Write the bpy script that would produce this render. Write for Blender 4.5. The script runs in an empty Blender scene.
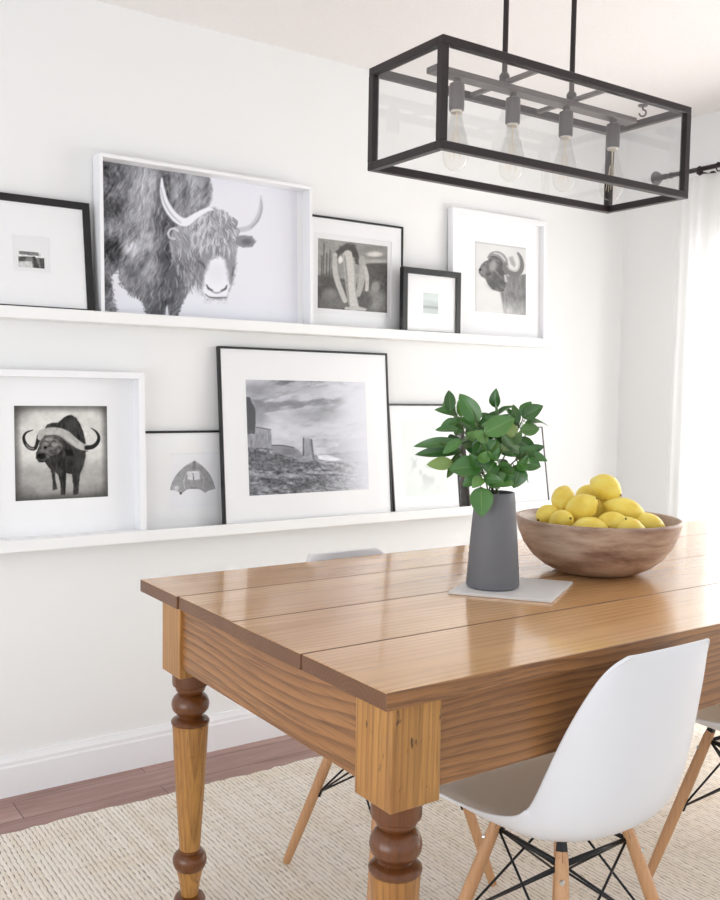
import bpy, bmesh, math, random
import numpy as np
from mathutils import Vector, Matrix

random.seed(7)
rng = np.random.default_rng(11)
sc = bpy.context.scene
COL = sc.collection
PI = math.pi

# ------------------------------------------------------------------ camera model
FPX = 936.878
YAW, PIT, ROL, CZ = math.radians(34.619), math.radians(3.662), math.radians(.9313), 1.22
CF = Vector((math.sin(YAW) * math.cos(PIT), math.cos(YAW) * math.cos(PIT), -math.sin(PIT)))
CR = Vector((math.cos(YAW), -math.sin(YAW), 0))
CU = CR.cross(CF)
CR2 = math.cos(ROL) * CR + math.sin(ROL) * CU
CU2 = -math.sin(ROL) * CR + math.cos(ROL) * CU
CO = Vector((0, 0, CZ))


def at_depth(u, v, depth):
    d = CF + CR2 * ((u - 360) / FPX) + CU2 * ((450 - v) / FPX)
    return CO + d * depth


cam_d = bpy.data.cameras.new('camera')
cam = bpy.data.objects.new('camera', cam_d)
COL.objects.link(cam)
cam_d.sensor_fit = 'VERTICAL'
cam_d.sensor_height = 24
cam_d.lens = FPX * 24 / 900
cam_d.clip_start = .05
m = Matrix((CR2, CU2, -CF)).transposed().to_4x4()
m.translation = CO
cam.matrix_world = m
sc.camera = cam

# ------------------------------------------------------------------ materials


def s2l(c):
    return tuple((x / 12.92 if x <= .04045 else ((x + .055) / 1.055) ** 2.4) for x in c)


def rgb(r, g, b):
    return s2l((r / 255, g / 255, b / 255)) + (1,)


class NT:
    def __init__(s, name):
        s.m = bpy.data.materials.new(name)
        s.m.use_nodes = True
        s.t = s.m.node_tree
        s.n = s.t.nodes
        s.b = s.n['Principled BSDF']
        s.out = s.n['Material Output']

    def new(s, kind, **kw):
        n = s.n.new(kind)
        for k, v in kw.items():
            if k.startswith('i_'):
                n.inputs[k[2:].replace('_', ' ')].default_value = v
            else:
                setattr(n, k, v)
        return n

    def link(s, a, b):
        s.t.links.new(a, b)

    def math(s, op, a, b=None):
        n = s.n.new('ShaderNodeMath')
        n.operation = op
        for i, x in enumerate((a, b)):
            if x is None:
                continue
            if isinstance(x, (int, float)):
                n.inputs[i].default_value = x
            else:
                s.link(x, n.inputs[i])
        return n.outputs[0]

    def ramp(s, fac, stops):
        n = s.n.new('ShaderNodeValToRGB')
        e = n.color_ramp.elements
        while len(e) < len(stops):
            e.new(.5)
        for el, (p, c) in zip(e, stops):
            el.position = p
            el.color = c
        s.link(fac, n.inputs[0])
        return n.outputs[0]

    def noise(s, vec, scale, detail=3, rough=.5, dist=0):
        n = s.new('ShaderNodeTexNoise', i_Scale=scale, i_Detail=detail, i_Roughness=rough, i_Distortion=dist)
        if vec is not None:
            s.link(vec, n.inputs['Vector'])
        return n.outputs[0]

    def mapping(s, vec, scale=(1, 1, 1), rot=(0, 0, 0), loc=(0, 0, 0)):
        n = s.n.new('ShaderNodeMapping')
        n.inputs['Scale'].default_value = scale
        n.inputs['Rotation'].default_value = rot
        n.inputs['Location'].default_value = loc
        s.link(vec, n.inputs[0])
        return n.outputs[0]

    def bump(s, h, strength=.3, dist=.01):
        n = s.new('ShaderNodeBump', i_Strength=strength, i_Distance=dist)
        s.link(h, n.inputs['Height'])
        s.link(n.outputs[0], s.b.inputs['Normal'])

    def mix(s, fac, a, b, mode='MIX'):
        n = s.n.new('ShaderNodeMix')
        n.data_type = 'RGBA'
        n.blend_type = mode
        if isinstance(fac, (int, float)):
            n.inputs[0].default_value = fac
        else:
            s.link(fac, n.inputs[0])
        for i, x in ((6, a), (7, b)):
            if isinstance(x, tuple):
                n.inputs[i].default_value = x
            else:
                s.link(x, n.inputs[i])
        return n.outputs[2]


def plain(name, col, rough=.5, metal=0, spec=.5, noise=None, bump=None):
    t = NT(name)
    t.b.inputs['Base Color'].default_value = col
    t.b.inputs['Roughness'].default_value = rough
    t.b.inputs['Metallic'].default_value = metal
    t.b.inputs['Specular IOR Level'].default_value = spec
    co = t.new('ShaderNodeTexCoord').outputs['Object']
    if noise:
        sc_, amt = noise
        n = t.noise(co, sc_, 4)
        dark = tuple(x * (1 - amt) for x in col[:3]) + (1,)
        t.link(t.mix(n, dark, col), t.b.inputs['Base Color'])
    if bump:
        t.bump(t.noise(co, bump[0], 4), bump[1], bump[2])
    return t.m


M = {}
M['wall'] = plain('wall_paint', rgb(240, 240, 239), .75, spec=.25, noise=(3, .02), bump=(220, .06, .002))
M['ceiling'] = plain('ceiling_paint', rgb(241, 238, 237), .9, spec=.1, noise=(60, .05), bump=(140, .25, .006))
M['white'] = plain('white_gloss_paint', rgb(243, 243, 245), .38, spec=.4, noise=(8, .015))
M['ledge'] = plain('ledge_white_paint', rgb(244, 244, 243), .45, spec=.35, noise=(8, .015))
M['black'] = plain('black_frame_wood', rgb(26, 25, 28), .4, noise=(30, .3))
M['thin'] = plain('thin_grey_frame', rgb(104, 97, 94), .45, noise=(30, .2))
M['metal'] = plain('bronze_black_metal', rgb(50, 42, 43), .38, metal=.35, noise=(40, .2))
M['socket'] = plain('dark_socket_metal', rgb(98, 92, 91), .38, metal=.3, noise=(60, .2))
M['wire'] = plain('black_wire_steel', rgb(24, 24, 28), .35, metal=.3)
M['mat'] = plain('mat_board', rgb(245, 245, 246), .9, spec=.05, noise=(200, .015))
M['paper'] = plain('print_paper', rgb(239, 239, 240), .9, spec=.05, noise=(200, .015))
M['backing'] = plain('backing_board', rgb(150, 130, 105), .9, noise=(50, .2))
M['shell'] = plain('white_moulded_plastic', rgb(226, 226, 229), .33, spec=.45)
M['vase'] = plain('grey_concrete', rgb(110, 111, 115), .6, noise=(35, .12), bump=(90, .08, .002))
M['tile'] = plain('pale_stone', rgb(226, 223, 221), .5, noise=(25, .1))
M['stem'] = plain('green_stem', rgb(88, 104, 58), .6, noise=(50, .2))
M['chrome'] = plain('bolt_steel', rgb(200, 198, 195), .3, metal=1)
M['rod'] = plain('dark_rod_iron', rgb(58, 48, 47), .45, metal=.3, noise=(60, .3))
M['stub'] = plain('lemon_stub', rgb(116, 96, 40), .8)
M['filament'] = plain('filament_wire', rgb(226, 212, 186), .5)
M['cap'] = plain('lamp_cap_brass', rgb(214, 208, 198), .35, metal=.5)


def wood(name, light, mid, dark, ringfreq=70, contrast=.6, rough=.35, coat=.0, knots=0., fibre=.25, wav=.8, amp=.08):
    t = NT(name)
    at = t.new('ShaderNodeAttribute', attribute_name='grain')
    g = at.outputs['Vector']
    sep = t.new('ShaderNodeSeparateXYZ')
    t.link(g, sep.inputs[0])
    n1 = t.noise(t.mapping(g, (wav, 3, 3)), 1, 2, .4)
    n2 = t.noise(t.mapping(g, (wav * 2, 5, 5), loc=(7, 3, 1)), 1, 2, .4)
    n1c = t.math('MULTIPLY', t.math('SUBTRACT', n1, .5), amp)
    n2c = t.math('MULTIPLY', t.math('SUBTRACT', n2, .5), amp * .5)
    a = t.math('ADD', sep.outputs[1], n2c)
    b = t.math('ADD', t.math('ADD', sep.outputs[2], .06), n1c)
    r = t.math('SQRT', t.math('ADD', t.math('MULTIPLY', a, a), t.math('MULTIPLY', b, b)))
    fr = t.math('FRACT', t.math('MULTIPLY', r, ringfreq))
    ring = t.math('POWER', fr, 2.2)
    # soften the sawtooth's falling edge
    ring = t.math('MULTIPLY', ring, t.math('MINIMUM', t.math('MULTIPLY', t.math('SUBTRACT', 1., fr), 9), 1.))
    fib = t.noise(t.mapping(g, (9, 260, 260)), 1, 3, .6)
    big = t.noise(t.mapping(g, (1.6, 7, 7), loc=(3, 9, 2)), 1, 3, .55)
    base = t.mix(t.math('MULTIPLY', t.math('SUBTRACT', big, .28), 2.1), mid, light)
    nd = t.n[base.node.name]
    nd.clamp_factor = True
    c = t.mix(t.math('MULTIPLY', ring, contrast), base, dark)
    fm = t.math('MULTIPLY', t.math('MAXIMUM', t.math('SUBTRACT', fib, .5), 0.), fibre * 6)
    c = t.mix(fm, c, dark)
    if knots:
        k = t.noise(t.mapping(g, (34, 70, 70), loc=(1, 5, 2)), 1, 2, .5)
        km = t.math('MULTIPLY', t.math('MAXIMUM', t.math('SUBTRACT', k, .68), 0.), 9 * knots)
        c = t.mix(km, c, tuple(x * .3 for x in dark[:3]) + (1,))
    t.link(c, t.b.inputs['Base Color'])
    t.b.inputs['Roughness'].default_value = rough
    t.b.inputs['Coat Weight'].default_value = coat
    t.b.inputs['Coat Roughness'].default_value = .09
    t.bump(t.math('ADD', fib, t.math('MULTIPLY', ring, .6)), .06, .003)
    return t.m


M['table_top'] = wood('honey_pine_top', rgb(232, 186, 130), rgb(204, 152, 96), rgb(146, 98, 56), 80, .42, .2, .6, fibre=.25, wav=.6, amp=.08)
M['bounce_underside'] = wood('pale_bounce_pine', rgb(236, 214, 182), rgb(226, 200, 164), rgb(190, 156, 116), 70, .3, .7, 0, fibre=.2)  # table underside made pale to bounce light onto the chair seat
M['end_grain'] = wood('pine_end_grain', rgb(122, 80, 46), rgb(104, 66, 38), rgb(66, 40, 24), 120, .5, .4, .1, fibre=.3)
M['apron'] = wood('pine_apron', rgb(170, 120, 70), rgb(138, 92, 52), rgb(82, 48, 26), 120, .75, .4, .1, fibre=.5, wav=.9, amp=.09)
M['leg'] = wood('pine_leg', rgb(204, 152, 80), rgb(152, 100, 46), rgb(98, 58, 26), 85, .5, .36, .15, knots=1.2, fibre=.4)
M['turned'] = wood('dark_turned_pine', rgb(124, 70, 26), rgb(96, 52, 20), rgb(56, 30, 12), 60, .35, .32, .2, fibre=.3)
M['beech'] = wood('beech_dowel', rgb(206, 160, 116), rgb(188, 138, 96), rgb(160, 112, 74), 90, .25, .42, 0, fibre=.25)


def floor_mat():
    t = NT('walnut_floor')
    co = t.new('ShaderNodeTexCoord').outputs['Object']
    br = t.new('ShaderNodeTexBrick', i_Scale=1, i_Mortar_Size=.0012, i_Brick_Width=1.1, i_Row_Height=.12, i_Bias=0.)
    br.inputs['Color1'].default_value = (0, 0, 0, 1)
    br.inputs['Color2'].default_value = (1, 1, 1, 1)
    br.inputs['Mortar'].default_value = (.5, .5, .5, 1)
    br.offset = .37
    t.link(co, br.inputs['Vector'])
    n = t.noise(t.mapping(co, (2.2, 26, 26)), 1, 4, .6, .4)
    f = t.noise(t.mapping(co, (9, 160, 160)), 1, 3, .6)
    v = t.math('ADD', t.math('MULTIPLY', n, .75), t.math('MULTIPLY', f, .35))
    c = t.ramp(v, [(.3, rgb(120, 86, 76)), (.52, rgb(166, 130, 120)), (.75, rgb(190, 158, 148))])
    c2 = t.mix(t.math('MULTIPLY', br.outputs['Color'], .3), c, rgb(108, 76, 66))
    c3 = t.mix(br.outputs['Fac'], c2, rgb(56, 36, 32))
    t.link(c3, t.b.inputs['Base Color'])
    t.b.inputs['Roughness'].default_value = .33
    t.bump(n, .08, .004)
    return t.m


M['floor'] = floor_mat()


def rug_mat():
    t = NT('woven_jute_wool')
    co = t.new('ShaderNodeTexCoord').outputs['Object']
    sep = t.new('ShaderNodeSeparateXYZ')
    t.link(co, sep.inputs[0])
    n1 = t.noise(t.mapping(co, (14, 14, 1)), 1, 2, .5)
    n2 = t.noise(t.mapping(co, (75, 34, 1), loc=(3, 8, 0)), 1, 2, .5)
    x = t.math('ADD', t.math('DIVIDE', sep.outputs[0], .0125), t.math('MULTIPLY', n1, .5))
    ix = t.math('FLOOR', x)
    fx = t.math('SUBTRACT', t.math('FRACT', x), .5)          # across one cord
    h = t.math('FRACT', t.math('MULTIPLY', t.math('SINE', t.math('MULTIPLY', ix, 12.9898)), 437.585))
    y = t.math('ADD', t.math('ADD', t.math('DIVIDE', sep.outputs[1], .034), t.math('MULTIPLY', ix, .5)), t.math('ADD', t.math('MULTIPLY', n2, .7), t.math('MULTIPLY', h, .3)))
    fy = t.math('ABSOLUTE', t.math('SUBTRACT', t.math('FRACT', y), .5))
    edge = t.math('MINIMUM', t.math('MAXIMUM', t.math('MULTIPLY', t.math('SUBTRACT', t.math('ABSOLUTE', fx), .31), 7.), 0.), 1.)
    dash = t.math('MINIMUM', t.math('MAXIMUM', t.math('MULTIPLY', t.math('SUBTRACT', .34, fy), 6.), 0.), 1.)
    amt = t.math('MINIMUM', t.math('MAXIMUM', t.math('MULTIPLY', t.math('SUBTRACT', n2, .36), 5.), .15), 1.)
    gap = t.math('MULTIPLY', t.math('MULTIPLY', edge, dash), amt)
    row = t.math('MINIMUM', t.math('MAXIMUM', t.math('MULTIPLY', t.math('SUBTRACT', t.math('ABSOLUTE', t.math('SUBTRACT', t.math('FRACT', t.math('ADD', t.math('DIVIDE', sep.outputs[1], .19), t.math('MULTIPLY', n1, .12))), .5)), .478), 60.), 0.), 1.)
    yarn = t.noise(t.mapping(co, (420, 70, 100)), 1, 3, .6)
    big = t.noise(t.mapping(co, (2.5, 5, 2)), 1, 3, .6)
    c = t.mix(h, rgb(248, 241, 232), rgb(236, 227, 214))
    c = t.mix(t.math('MULTIPLY', yarn, .35), c, rgb(222, 208, 192))
    c = t.mix(t.math('MULTIPLY', t.math('MAXIMUM', t.math('SUBTRACT', big, .5), 0.), 1.6), c, rgb(224, 206, 180))
    c = t.mix(t.math('MULTIPLY', gap, .97), c, rgb(104, 86, 72))
    c = t.mix(t.math('MULTIPLY', row, .16), c, rgb(150, 124, 102))
    t.link(c, t.b.inputs['Base Color'])
    t.b.inputs['Roughness'].default_value = .95
    t.b.inputs['Specular IOR Level'].default_value = .1
    hh = t.math('SUBTRACT', t.math('MULTIPLY', yarn, .4), t.math('ADD', gap, t.math('MULTIPLY', t.math('MULTIPLY', fx, fx), 1.5)))
    t.bump(hh, .5, .006)
    return t.m


M['rug'] = rug_mat()


def glass_mat(name, refl=.12, rough=.02, tint=(1, 1, 1, 1), body=0.):
    t = NT(name)
    t.n.remove(t.b)
    tr = t.new('ShaderNodeBsdfTransparent')
    tr.inputs[0].default_value = tint
    gl = t.new('ShaderNodeBsdfGlossy', i_Roughness=rough)
    fr = t.new('ShaderNodeLayerWeight', i_Blend=.5)
    geo = t.new('ShaderNodeNewGeometry')
    f = t.math('ADD', t.math('MULTIPLY', t.math('POWER', fr.outputs['Facing'], 4.), .7), refl)
    f = t.math('MULTIPLY', f, t.math('SUBTRACT', 1., geo.outputs['Backfacing']))
    mx = t.new('ShaderNodeMixShader')
    t.link(f, mx.inputs[0])
    t.link(tr.outputs[0], mx.inputs[1])
    t.link(gl.outputs[0], mx.inputs[2])
    t.link(mx.outputs[0], t.out.inputs[0])
    return t.m


M['glazing'] = glass_mat('picture_glass', .035, .05)
M['pane'] = glass_mat('lamp_glass', .13, .03)
M['bulb'] = glass_mat('bulb_glass', .0, .02, (.985, .98, .97, 1))


def leaf_mat():
    t = NT('glossy_green_leaf')
    at = t.new('ShaderNodeAttribute', attribute_name='leafco').outputs['Vector']
    sep = t.new('ShaderNodeSeparateXYZ')
    t.link(at, sep.inputs[0])
    mid = t.math('ABSOLUTE', sep.outputs[1])
    base = t.ramp(sep.outputs[2], [(0., rgb(44, 84, 36)), (.5, rgb(66, 114, 50)), (.85, rgb(98, 140, 66)), (1., rgb(150, 166, 96))])
    v = t.math('MULTIPLY', t.math('MAXIMUM', t.math('SUBTRACT', 1., t.math('MULTIPLY', mid, 14.)), 0.), .5)
    c = t.mix(v, base, rgb(128, 160, 92))
    geo = t.new('ShaderNodeNewGeometry')
    c = t.mix(t.math('MULTIPLY', geo.outputs['Backfacing'], .45), c, rgb(140, 162, 122))
    t.link(c, t.b.inputs['Base Color'])
    t.b.inputs['Roughness'].default_value = .28
    t.b.inputs['Specular IOR Level'].default_value = .6
    return t.m


M['leaf'] = leaf_mat()


def bowl_mat():
    t = NT('weathered_bowl_wood')
    co = t.new('ShaderNodeTexCoord').outputs['Object']
    n1 = t.noise(t.mapping(co, (5, 5, 18)), 1, 5, .62, .6)
    n2 = t.noise(t.mapping(co, (14, 14, 60), loc=(4, 1, 8)), 1, 4, .6)
    v = t.math('ADD', t.math('MULTIPLY', n1, .75), t.math('MULTIPLY', n2, .25))
    c = t.ramp(v, [(.30, rgb(98, 70, 60)), (.41, rgb(142, 112, 96)), (.52, rgb(178, 152, 132)), (.68, rgb(206, 184, 164))])
    t.link(c, t.b.inputs['Base Color'])
    t.b.inputs['Roughness'].default_value = .42
    t.bump(n2, .08, .003)
    return t.m


M['bowl'] = bowl_mat()


def lemon_mat():
    t = NT('lemon_skin')
    co = t.new('ShaderNodeTexCoord').outputs['Object']
    n = t.noise(co, 22, 3)
    c = t.ramp(n, [(.3, rgb(240, 206, 78)), (.6, rgb(249, 226, 108)), (.8, rgb(250, 234, 146))])
    t.link(c, t.b.inputs['Base Color'])
    t.b.inputs['Roughness'].default_value = .4
    t.b.inputs['Subsurface Weight'].default_value = .1
    t.b.inputs['Subsurface Radius'].default_value = (.02, .012, .004)
    t.b.inputs['Subsurface Scale'].default_value = .3
    t.bump(t.noise(co, 380, 2), .12, .002)
    return t.m


M['lemon'] = lemon_mat()


def sheer_mat():
    t = NT('sheer_white_cloth')
    t.n.remove(t.b)
    co = t.new('ShaderNodeTexCoord').outputs['Object']
    n = t.noise(t.mapping(co, (40, 40, 2)), 1, 2)
    df = t.new('ShaderNodeBsdfDiffuse')
    t.link(t.ramp(n, [(.3, rgb(238, 238, 237)), (.7, rgb(246, 246, 246))]), df.inputs[0])
    tl = t.new('ShaderNodeBsdfTranslucent')
    tl.inputs[0].default_value = rgb(244, 244, 243)
    tr = t.new('ShaderNodeBsdfTransparent')
    m1 = t.new('ShaderNodeMixShader')
    m1.inputs[0].default_value = .45
    t.link(df.outputs[0], m1.inputs[1])
    t.link(tl.outputs[0], m1.inputs[2])
    m2 = t.new('ShaderNodeMixShader')
    m2.inputs[0].default_value = .22
    t.link(m1.outputs[0], m2.inputs[1])
    t.link(tr.outputs[0], m2.inputs[2])
    t.link(m2.outputs[0], t.out.inputs[0])
    return t.m


M['sheer'] = sheer_mat()


def picture_mat():
    t = NT('printed_picture')
    at = t.new('ShaderNodeAttribute', attribute_name='ink')
    t.link(at.outputs['Color'], t.b.inputs['Base Color'])
    t.b.inputs['Roughness'].default_value = .8
    t.b.inputs['Specular IOR Level'].default_value = .1
    return t.m


M['picture'] = picture_mat()

# ------------------------------------------------------------------ mesh helpers


def obj(name, bm, mat, parent=None, smooth=False, loc=None):
    me = bpy.data.meshes.new(name)
    bm.normal_update()
    bm.to_mesh(me)
    bm.free()
    me.materials.append(mat)
    if smooth:
        me.polygons.foreach_set('use_smooth', [True] * len(me.polygons))
    o = bpy.data.objects.new(name, me)
    COL.objects.link(o)
    if parent:
        o.parent = parent
    if loc:
        o.location = loc
    return o


def auto_smooth(o, ang=40):
    me = o.data
    me.polygons.foreach_set('use_smooth', [True] * len(me.polygons))
    me.set_sharp_from_angle(angle=math.radians(ang))
    return o


def tag(o, label=None, cat=None, group=None, kind=None):
    if label:
        o['label'] = label
    if cat:
        o['category'] = cat
    if group:
        o['group'] = group
    if kind:
        o['kind'] = kind
    return o


def thing(name, label, cat, loc=(0, 0, 0), rot=(0, 0, 0), group=None):
    o = bpy.data.objects.new(name, None)
    o.empty_display_size = .05
    COL.objects.link(o)
    o.location = loc
    o.rotation_euler = rot
    return tag(o, label, cat, group)


def box(bm, x0, x1, y0, y1, z0, z1, bev=0, seg=2):
    vs = [bm.verts.new((x, y, z)) for x in (x0, x1) for y in (y0, y1) for z in (z0, z1)]
    F = [(0, 1, 3, 2), (4, 6, 7, 5), (0, 4, 5, 1), (2, 3, 7, 6), (0, 2, 6, 4), (1, 5, 7, 3)]
    fs = [bm.faces.new([vs[i] for i in f]) for f in F]
    if bev:
        es = list({e for f in fs for e in f.edges})
        bmesh.ops.bevel(bm, geom=es, offset=bev, segments=seg, profile=.5, affect='EDGES')
    return vs


def prism(bm, pts, axis_fn, a0, a1):
    """pts: outline; axis_fn(p, a) -> 3D"""
    v0 = [bm.verts.new(axis_fn(p, a0)) for p in pts]
    v1 = [bm.verts.new(axis_fn(p, a1)) for p in pts]
    n = len(pts)
    bm.faces.new(v0[::-1])
    bm.faces.new(v1)
    for i in range(n):
        j = (i + 1) % n
        bm.faces.new((v0[i], v0[j], v1[j], v1[i]))


def lathe(bm, prof, c=(0, 0, 0), n=40, cap0=True, cap1=True):
    rings = []
    for r, z in prof:
        rings.append([bm.verts.new((c[0] + r * math.cos(2 * PI * k / n), c[1] + r * math.sin(2 * PI * k / n), c[2] + z)) for k in range(n)])
    for a, b in zip(rings, rings[1:]):
        for k in range(n):
            bm.faces.new((a[k], a[(k + 1) % n], b[(k + 1) % n], b[k]))
    if cap0:
        bm.faces.new(rings[0][::-1])
    if cap1:
        bm.faces.new(rings[-1])
    return rings


def frame_of(d):
    d = d.normalized()
    up = Vector((0, 0, 1)) if abs(d.z) < .95 else Vector((1, 0, 0))
    x = d.cross(up).normalized()
    return x, d.cross(x)


def tube(bm, pts, radii, n=10, cap=True):
    pts = [Vector(p) for p in pts]
    if isinstance(radii, (int, float)):
        radii = [radii] * len(pts)
    rings = []
    x, y = frame_of(pts[-1] - pts[0])
    for i, p in enumerate(pts):
        d = (pts[min(i + 1, len(pts) - 1)] - pts[max(i - 1, 0)]).normalized()
        x = (x - d * x.dot(d)).normalized()
        y = d.cross(x)
        rings.append([bm.verts.new(p + (x * math.cos(2 * PI * k / n) + y * math.sin(2 * PI * k / n)) * radii[i]) for k in range(n)])
    for a, b in zip(rings, rings[1:]):
        for k in range(n):
            bm.faces.new((a[k], a[(k + 1) % n], b[(k + 1) % n], b[k]))
    if cap:
        bm.faces.new(rings[0][::-1])
        bm.faces.new(rings[-1])


def grain(o, axis, off=(0, 0, 0), swap=False, per=None):
    """store wood grain coordinates: (along, across, across)"""
    me = o.data
    n = len(me.vertices)
    co = np.empty(n * 3)
    me.vertices.foreach_get('co', co)
    co = co.reshape(-1, 3)
    order = {'x': (0, 1, 2), 'y': (1, 0, 2), 'z': (2, 0, 1)}[axis]
    if swap:
        order = (order[0], order[2], order[1])
    g = co[:, order] + np.array(off)
    if per is not None:
        g = per(co, g)
    a = me.attributes.new('grain', 'FLOAT_VECTOR', 'POINT')
    a.data.foreach_set('vector', g.astype(np.float32).ravel())
    return o


def BM():
    return bmesh.new()


# ------------------------------------------------------------------ room shell
WY, WX, CEIL = 2.819, 3.356, 2.364
X0, Y0 = -1.3, -1.1


def struct(o):
    o['kind'] = 'structure'
    return o


b = BM()
box(b, X0, WX + .2, Y0, WY + .2, -.1, 0)
struct(obj('floor', b, M['floor']))
b = BM()
box(b, X0, WX + .2, Y0, WY + .2, CEIL, CEIL + .1)
struct(obj('ceiling', b, M['ceiling']))
b = BM()
box(b, X0, WX + .2, WY, WY + .12, 0, CEIL)
struct(obj('wall_left', b, M['wall']))
# window wall with one opening
WO = (.35, 2.33, .06, 1.86)
b = BM()
box(b, WX, WX + .12, WO[1], WY, 0, CEIL)
box(b, WX, WX + .12, Y0, WO[0], 0, CEIL)
box(b, WX, WX + .12, WO[0], WO[1], 0, WO[2])
box(b, WX, WX + .12, WO[0], WO[1], WO[3], CEIL)
struct(obj('wall_right', b, M['wall']))
b = BM()
fw = .05
y0, y1, z0, z1 = WO
box(b, WX + .03, WX + .09, y0, y0 + fw, z0, z1, .004)
box(b, WX + .03, WX + .09, y1 - fw, y1, z0, z1, .004)
box(b, WX + .03, WX + .09, y0 + fw, y1 - fw, z0, z0 + fw, .004)
box(b, WX + .03, WX + .09, y0 + fw, y1 - fw, z1 - fw, z1, .004)
ym = (y0 + y1) / 2
box(b, WX + .035, WX + .085, ym - .025, ym + .025, z0 + fw, z1 - fw, .004)
win = struct(obj('window_1', b, M['white']))
b = BM()
box(b, WX + .056, WX + .062, y0 + fw - .005, ym - .02, z0 + fw - .005, z1 - fw + .005)
box(b, WX + .056, WX + .062, ym + .02, y1 - fw + .005, z0 + fw - .005, z1 - fw + .005)
obj('window_pane', b, M['glazing'], win)

# baseboards: moulded profile (depth from wall, height)
BB = [(0, 0), (.0145, 0), (.0145, .088), (.012, .094), (.012, .104), (.0075, .114), (.006, .123), (0, .123)]
b = BM()
prism(b, BB, lambda p, a: (a, WY - p[0], p[1]), X0, WX)
struct(auto_smooth(obj('baseboard_left', b, M['white']), 20))
b = BM()
prism(b, BB, lambda p, a: (WX - p[0], a, p[1]), WO[1], WY - .0145)
prism(b, BB, lambda p, a: (WX - p[0], a, p[1]), Y0, WO[0])
struct(auto_smooth(obj('baseboard_right', b, M['white']), 20))

# ------------------------------------------------------------------ rug
b = BM()
RX0, RX1, RY0, RY1 = -.9, 3.1, -.5, 2.557
nx = 260
top, bot = [], []
for i in range(nx + 1):
    x = RX0 + (RX1 - RX0) * i / nx
    wv = .003 * math.sin(x * 17) + .002 * math.sin(x * 91 + 1) + .003 * random.uniform(-1, 1)
    top.append((x, RY1 + wv))
outl = [(RX0, RY0)] + [(RX1, RY0)] + top[::-1]
prism(b, outl, lambda p, a: (p[0], p[1], a), .0005, .010)
rug = obj('area_rug', b, M['rug'])
tag(rug, 'cream and brown woven jute rug lying under the wooden table', 'rug')

# ------------------------------------------------------------------ picture ledges


def ledge(name, label, x0, x1, ztop, zbot, zfl):
    t = thing(name, label, 'shelf', (x0, WY, zbot), group=None)
    L = x1 - x0
    b = BM()
    box(b, 0, L, -.081, 0, 0, zfl - zbot, .0015)
    obj('shelf_board', b, M['ledge'], t)
    b = BM()
    box(b, 0, L, -.092, -.0805, 0, ztop - zbot, .003)
    obj('front_lip', b, M['ledge'], t)
    return t


UZ, LZ = 1.420, .756
ledge('picture_ledge', 'upper white picture ledge on the wall, holding five framed pictures', -.6, 2.839, 1.440, 1.406, UZ)
ledge('picture_ledge', 'lower white picture ledge on the wall, nearer the floor and table', -.6, 2.93, .777, .742, LZ)

# ------------------------------------------------------------------ painting of the prints (ink per vertex on a fine grid)


def homography(src, dst):
    A = []
    for (x, y), (u, v) in zip(src, dst):
        A.append([x, y, 1, 0, 0, 0, -u * x, -u * y])
        A.append([0, 0, 0, x, y, 1, -v * x, -v * y])
    h = np.linalg.solve(np.array(A, float), np.array([c for d in dst for c in d], float))
    return np.append(h, 1).reshape(3, 3)


def vnoise(x, y, seed=0):
    xi, yi = np.floor(x).astype(np.int64), np.floor(y).astype(np.int64)
    xf, yf = x - xi, y - yi
    u, v = xf * xf * (3 - 2 * xf), yf * yf * (3 - 2 * yf)

    def h(a, b):
        n = (a * 374761393 + b * 668265263 + seed * 1442695041) & 0x7fffffff
        n = ((n ^ (n >> 13)) * 1274126177) & 0x7fffffff
        n = n ^ (n >> 16)
        return (n & 0xffff) / 65535.
    return (h(xi, yi) * (1 - u) + h(xi + 1, yi) * u) * (1 - v) + (h(xi, yi + 1) * (1 - u) + h(xi + 1, yi + 1) * u) * v


def fbm(x, y, seed=0, oct=4):
    s, a, t = 0, .5, 0
    for k in range(oct):
        s = s + a * vnoise(x * 2 ** k, y * 2 ** k, seed + k * 17)
        t += a
        a *= .55
    return s / t


def smooth(e0, e1, x):
    t = np.clip((x - e0) / (e1 - e0), 0, 1)
    return t * t * (3 - 2 * t)


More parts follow.
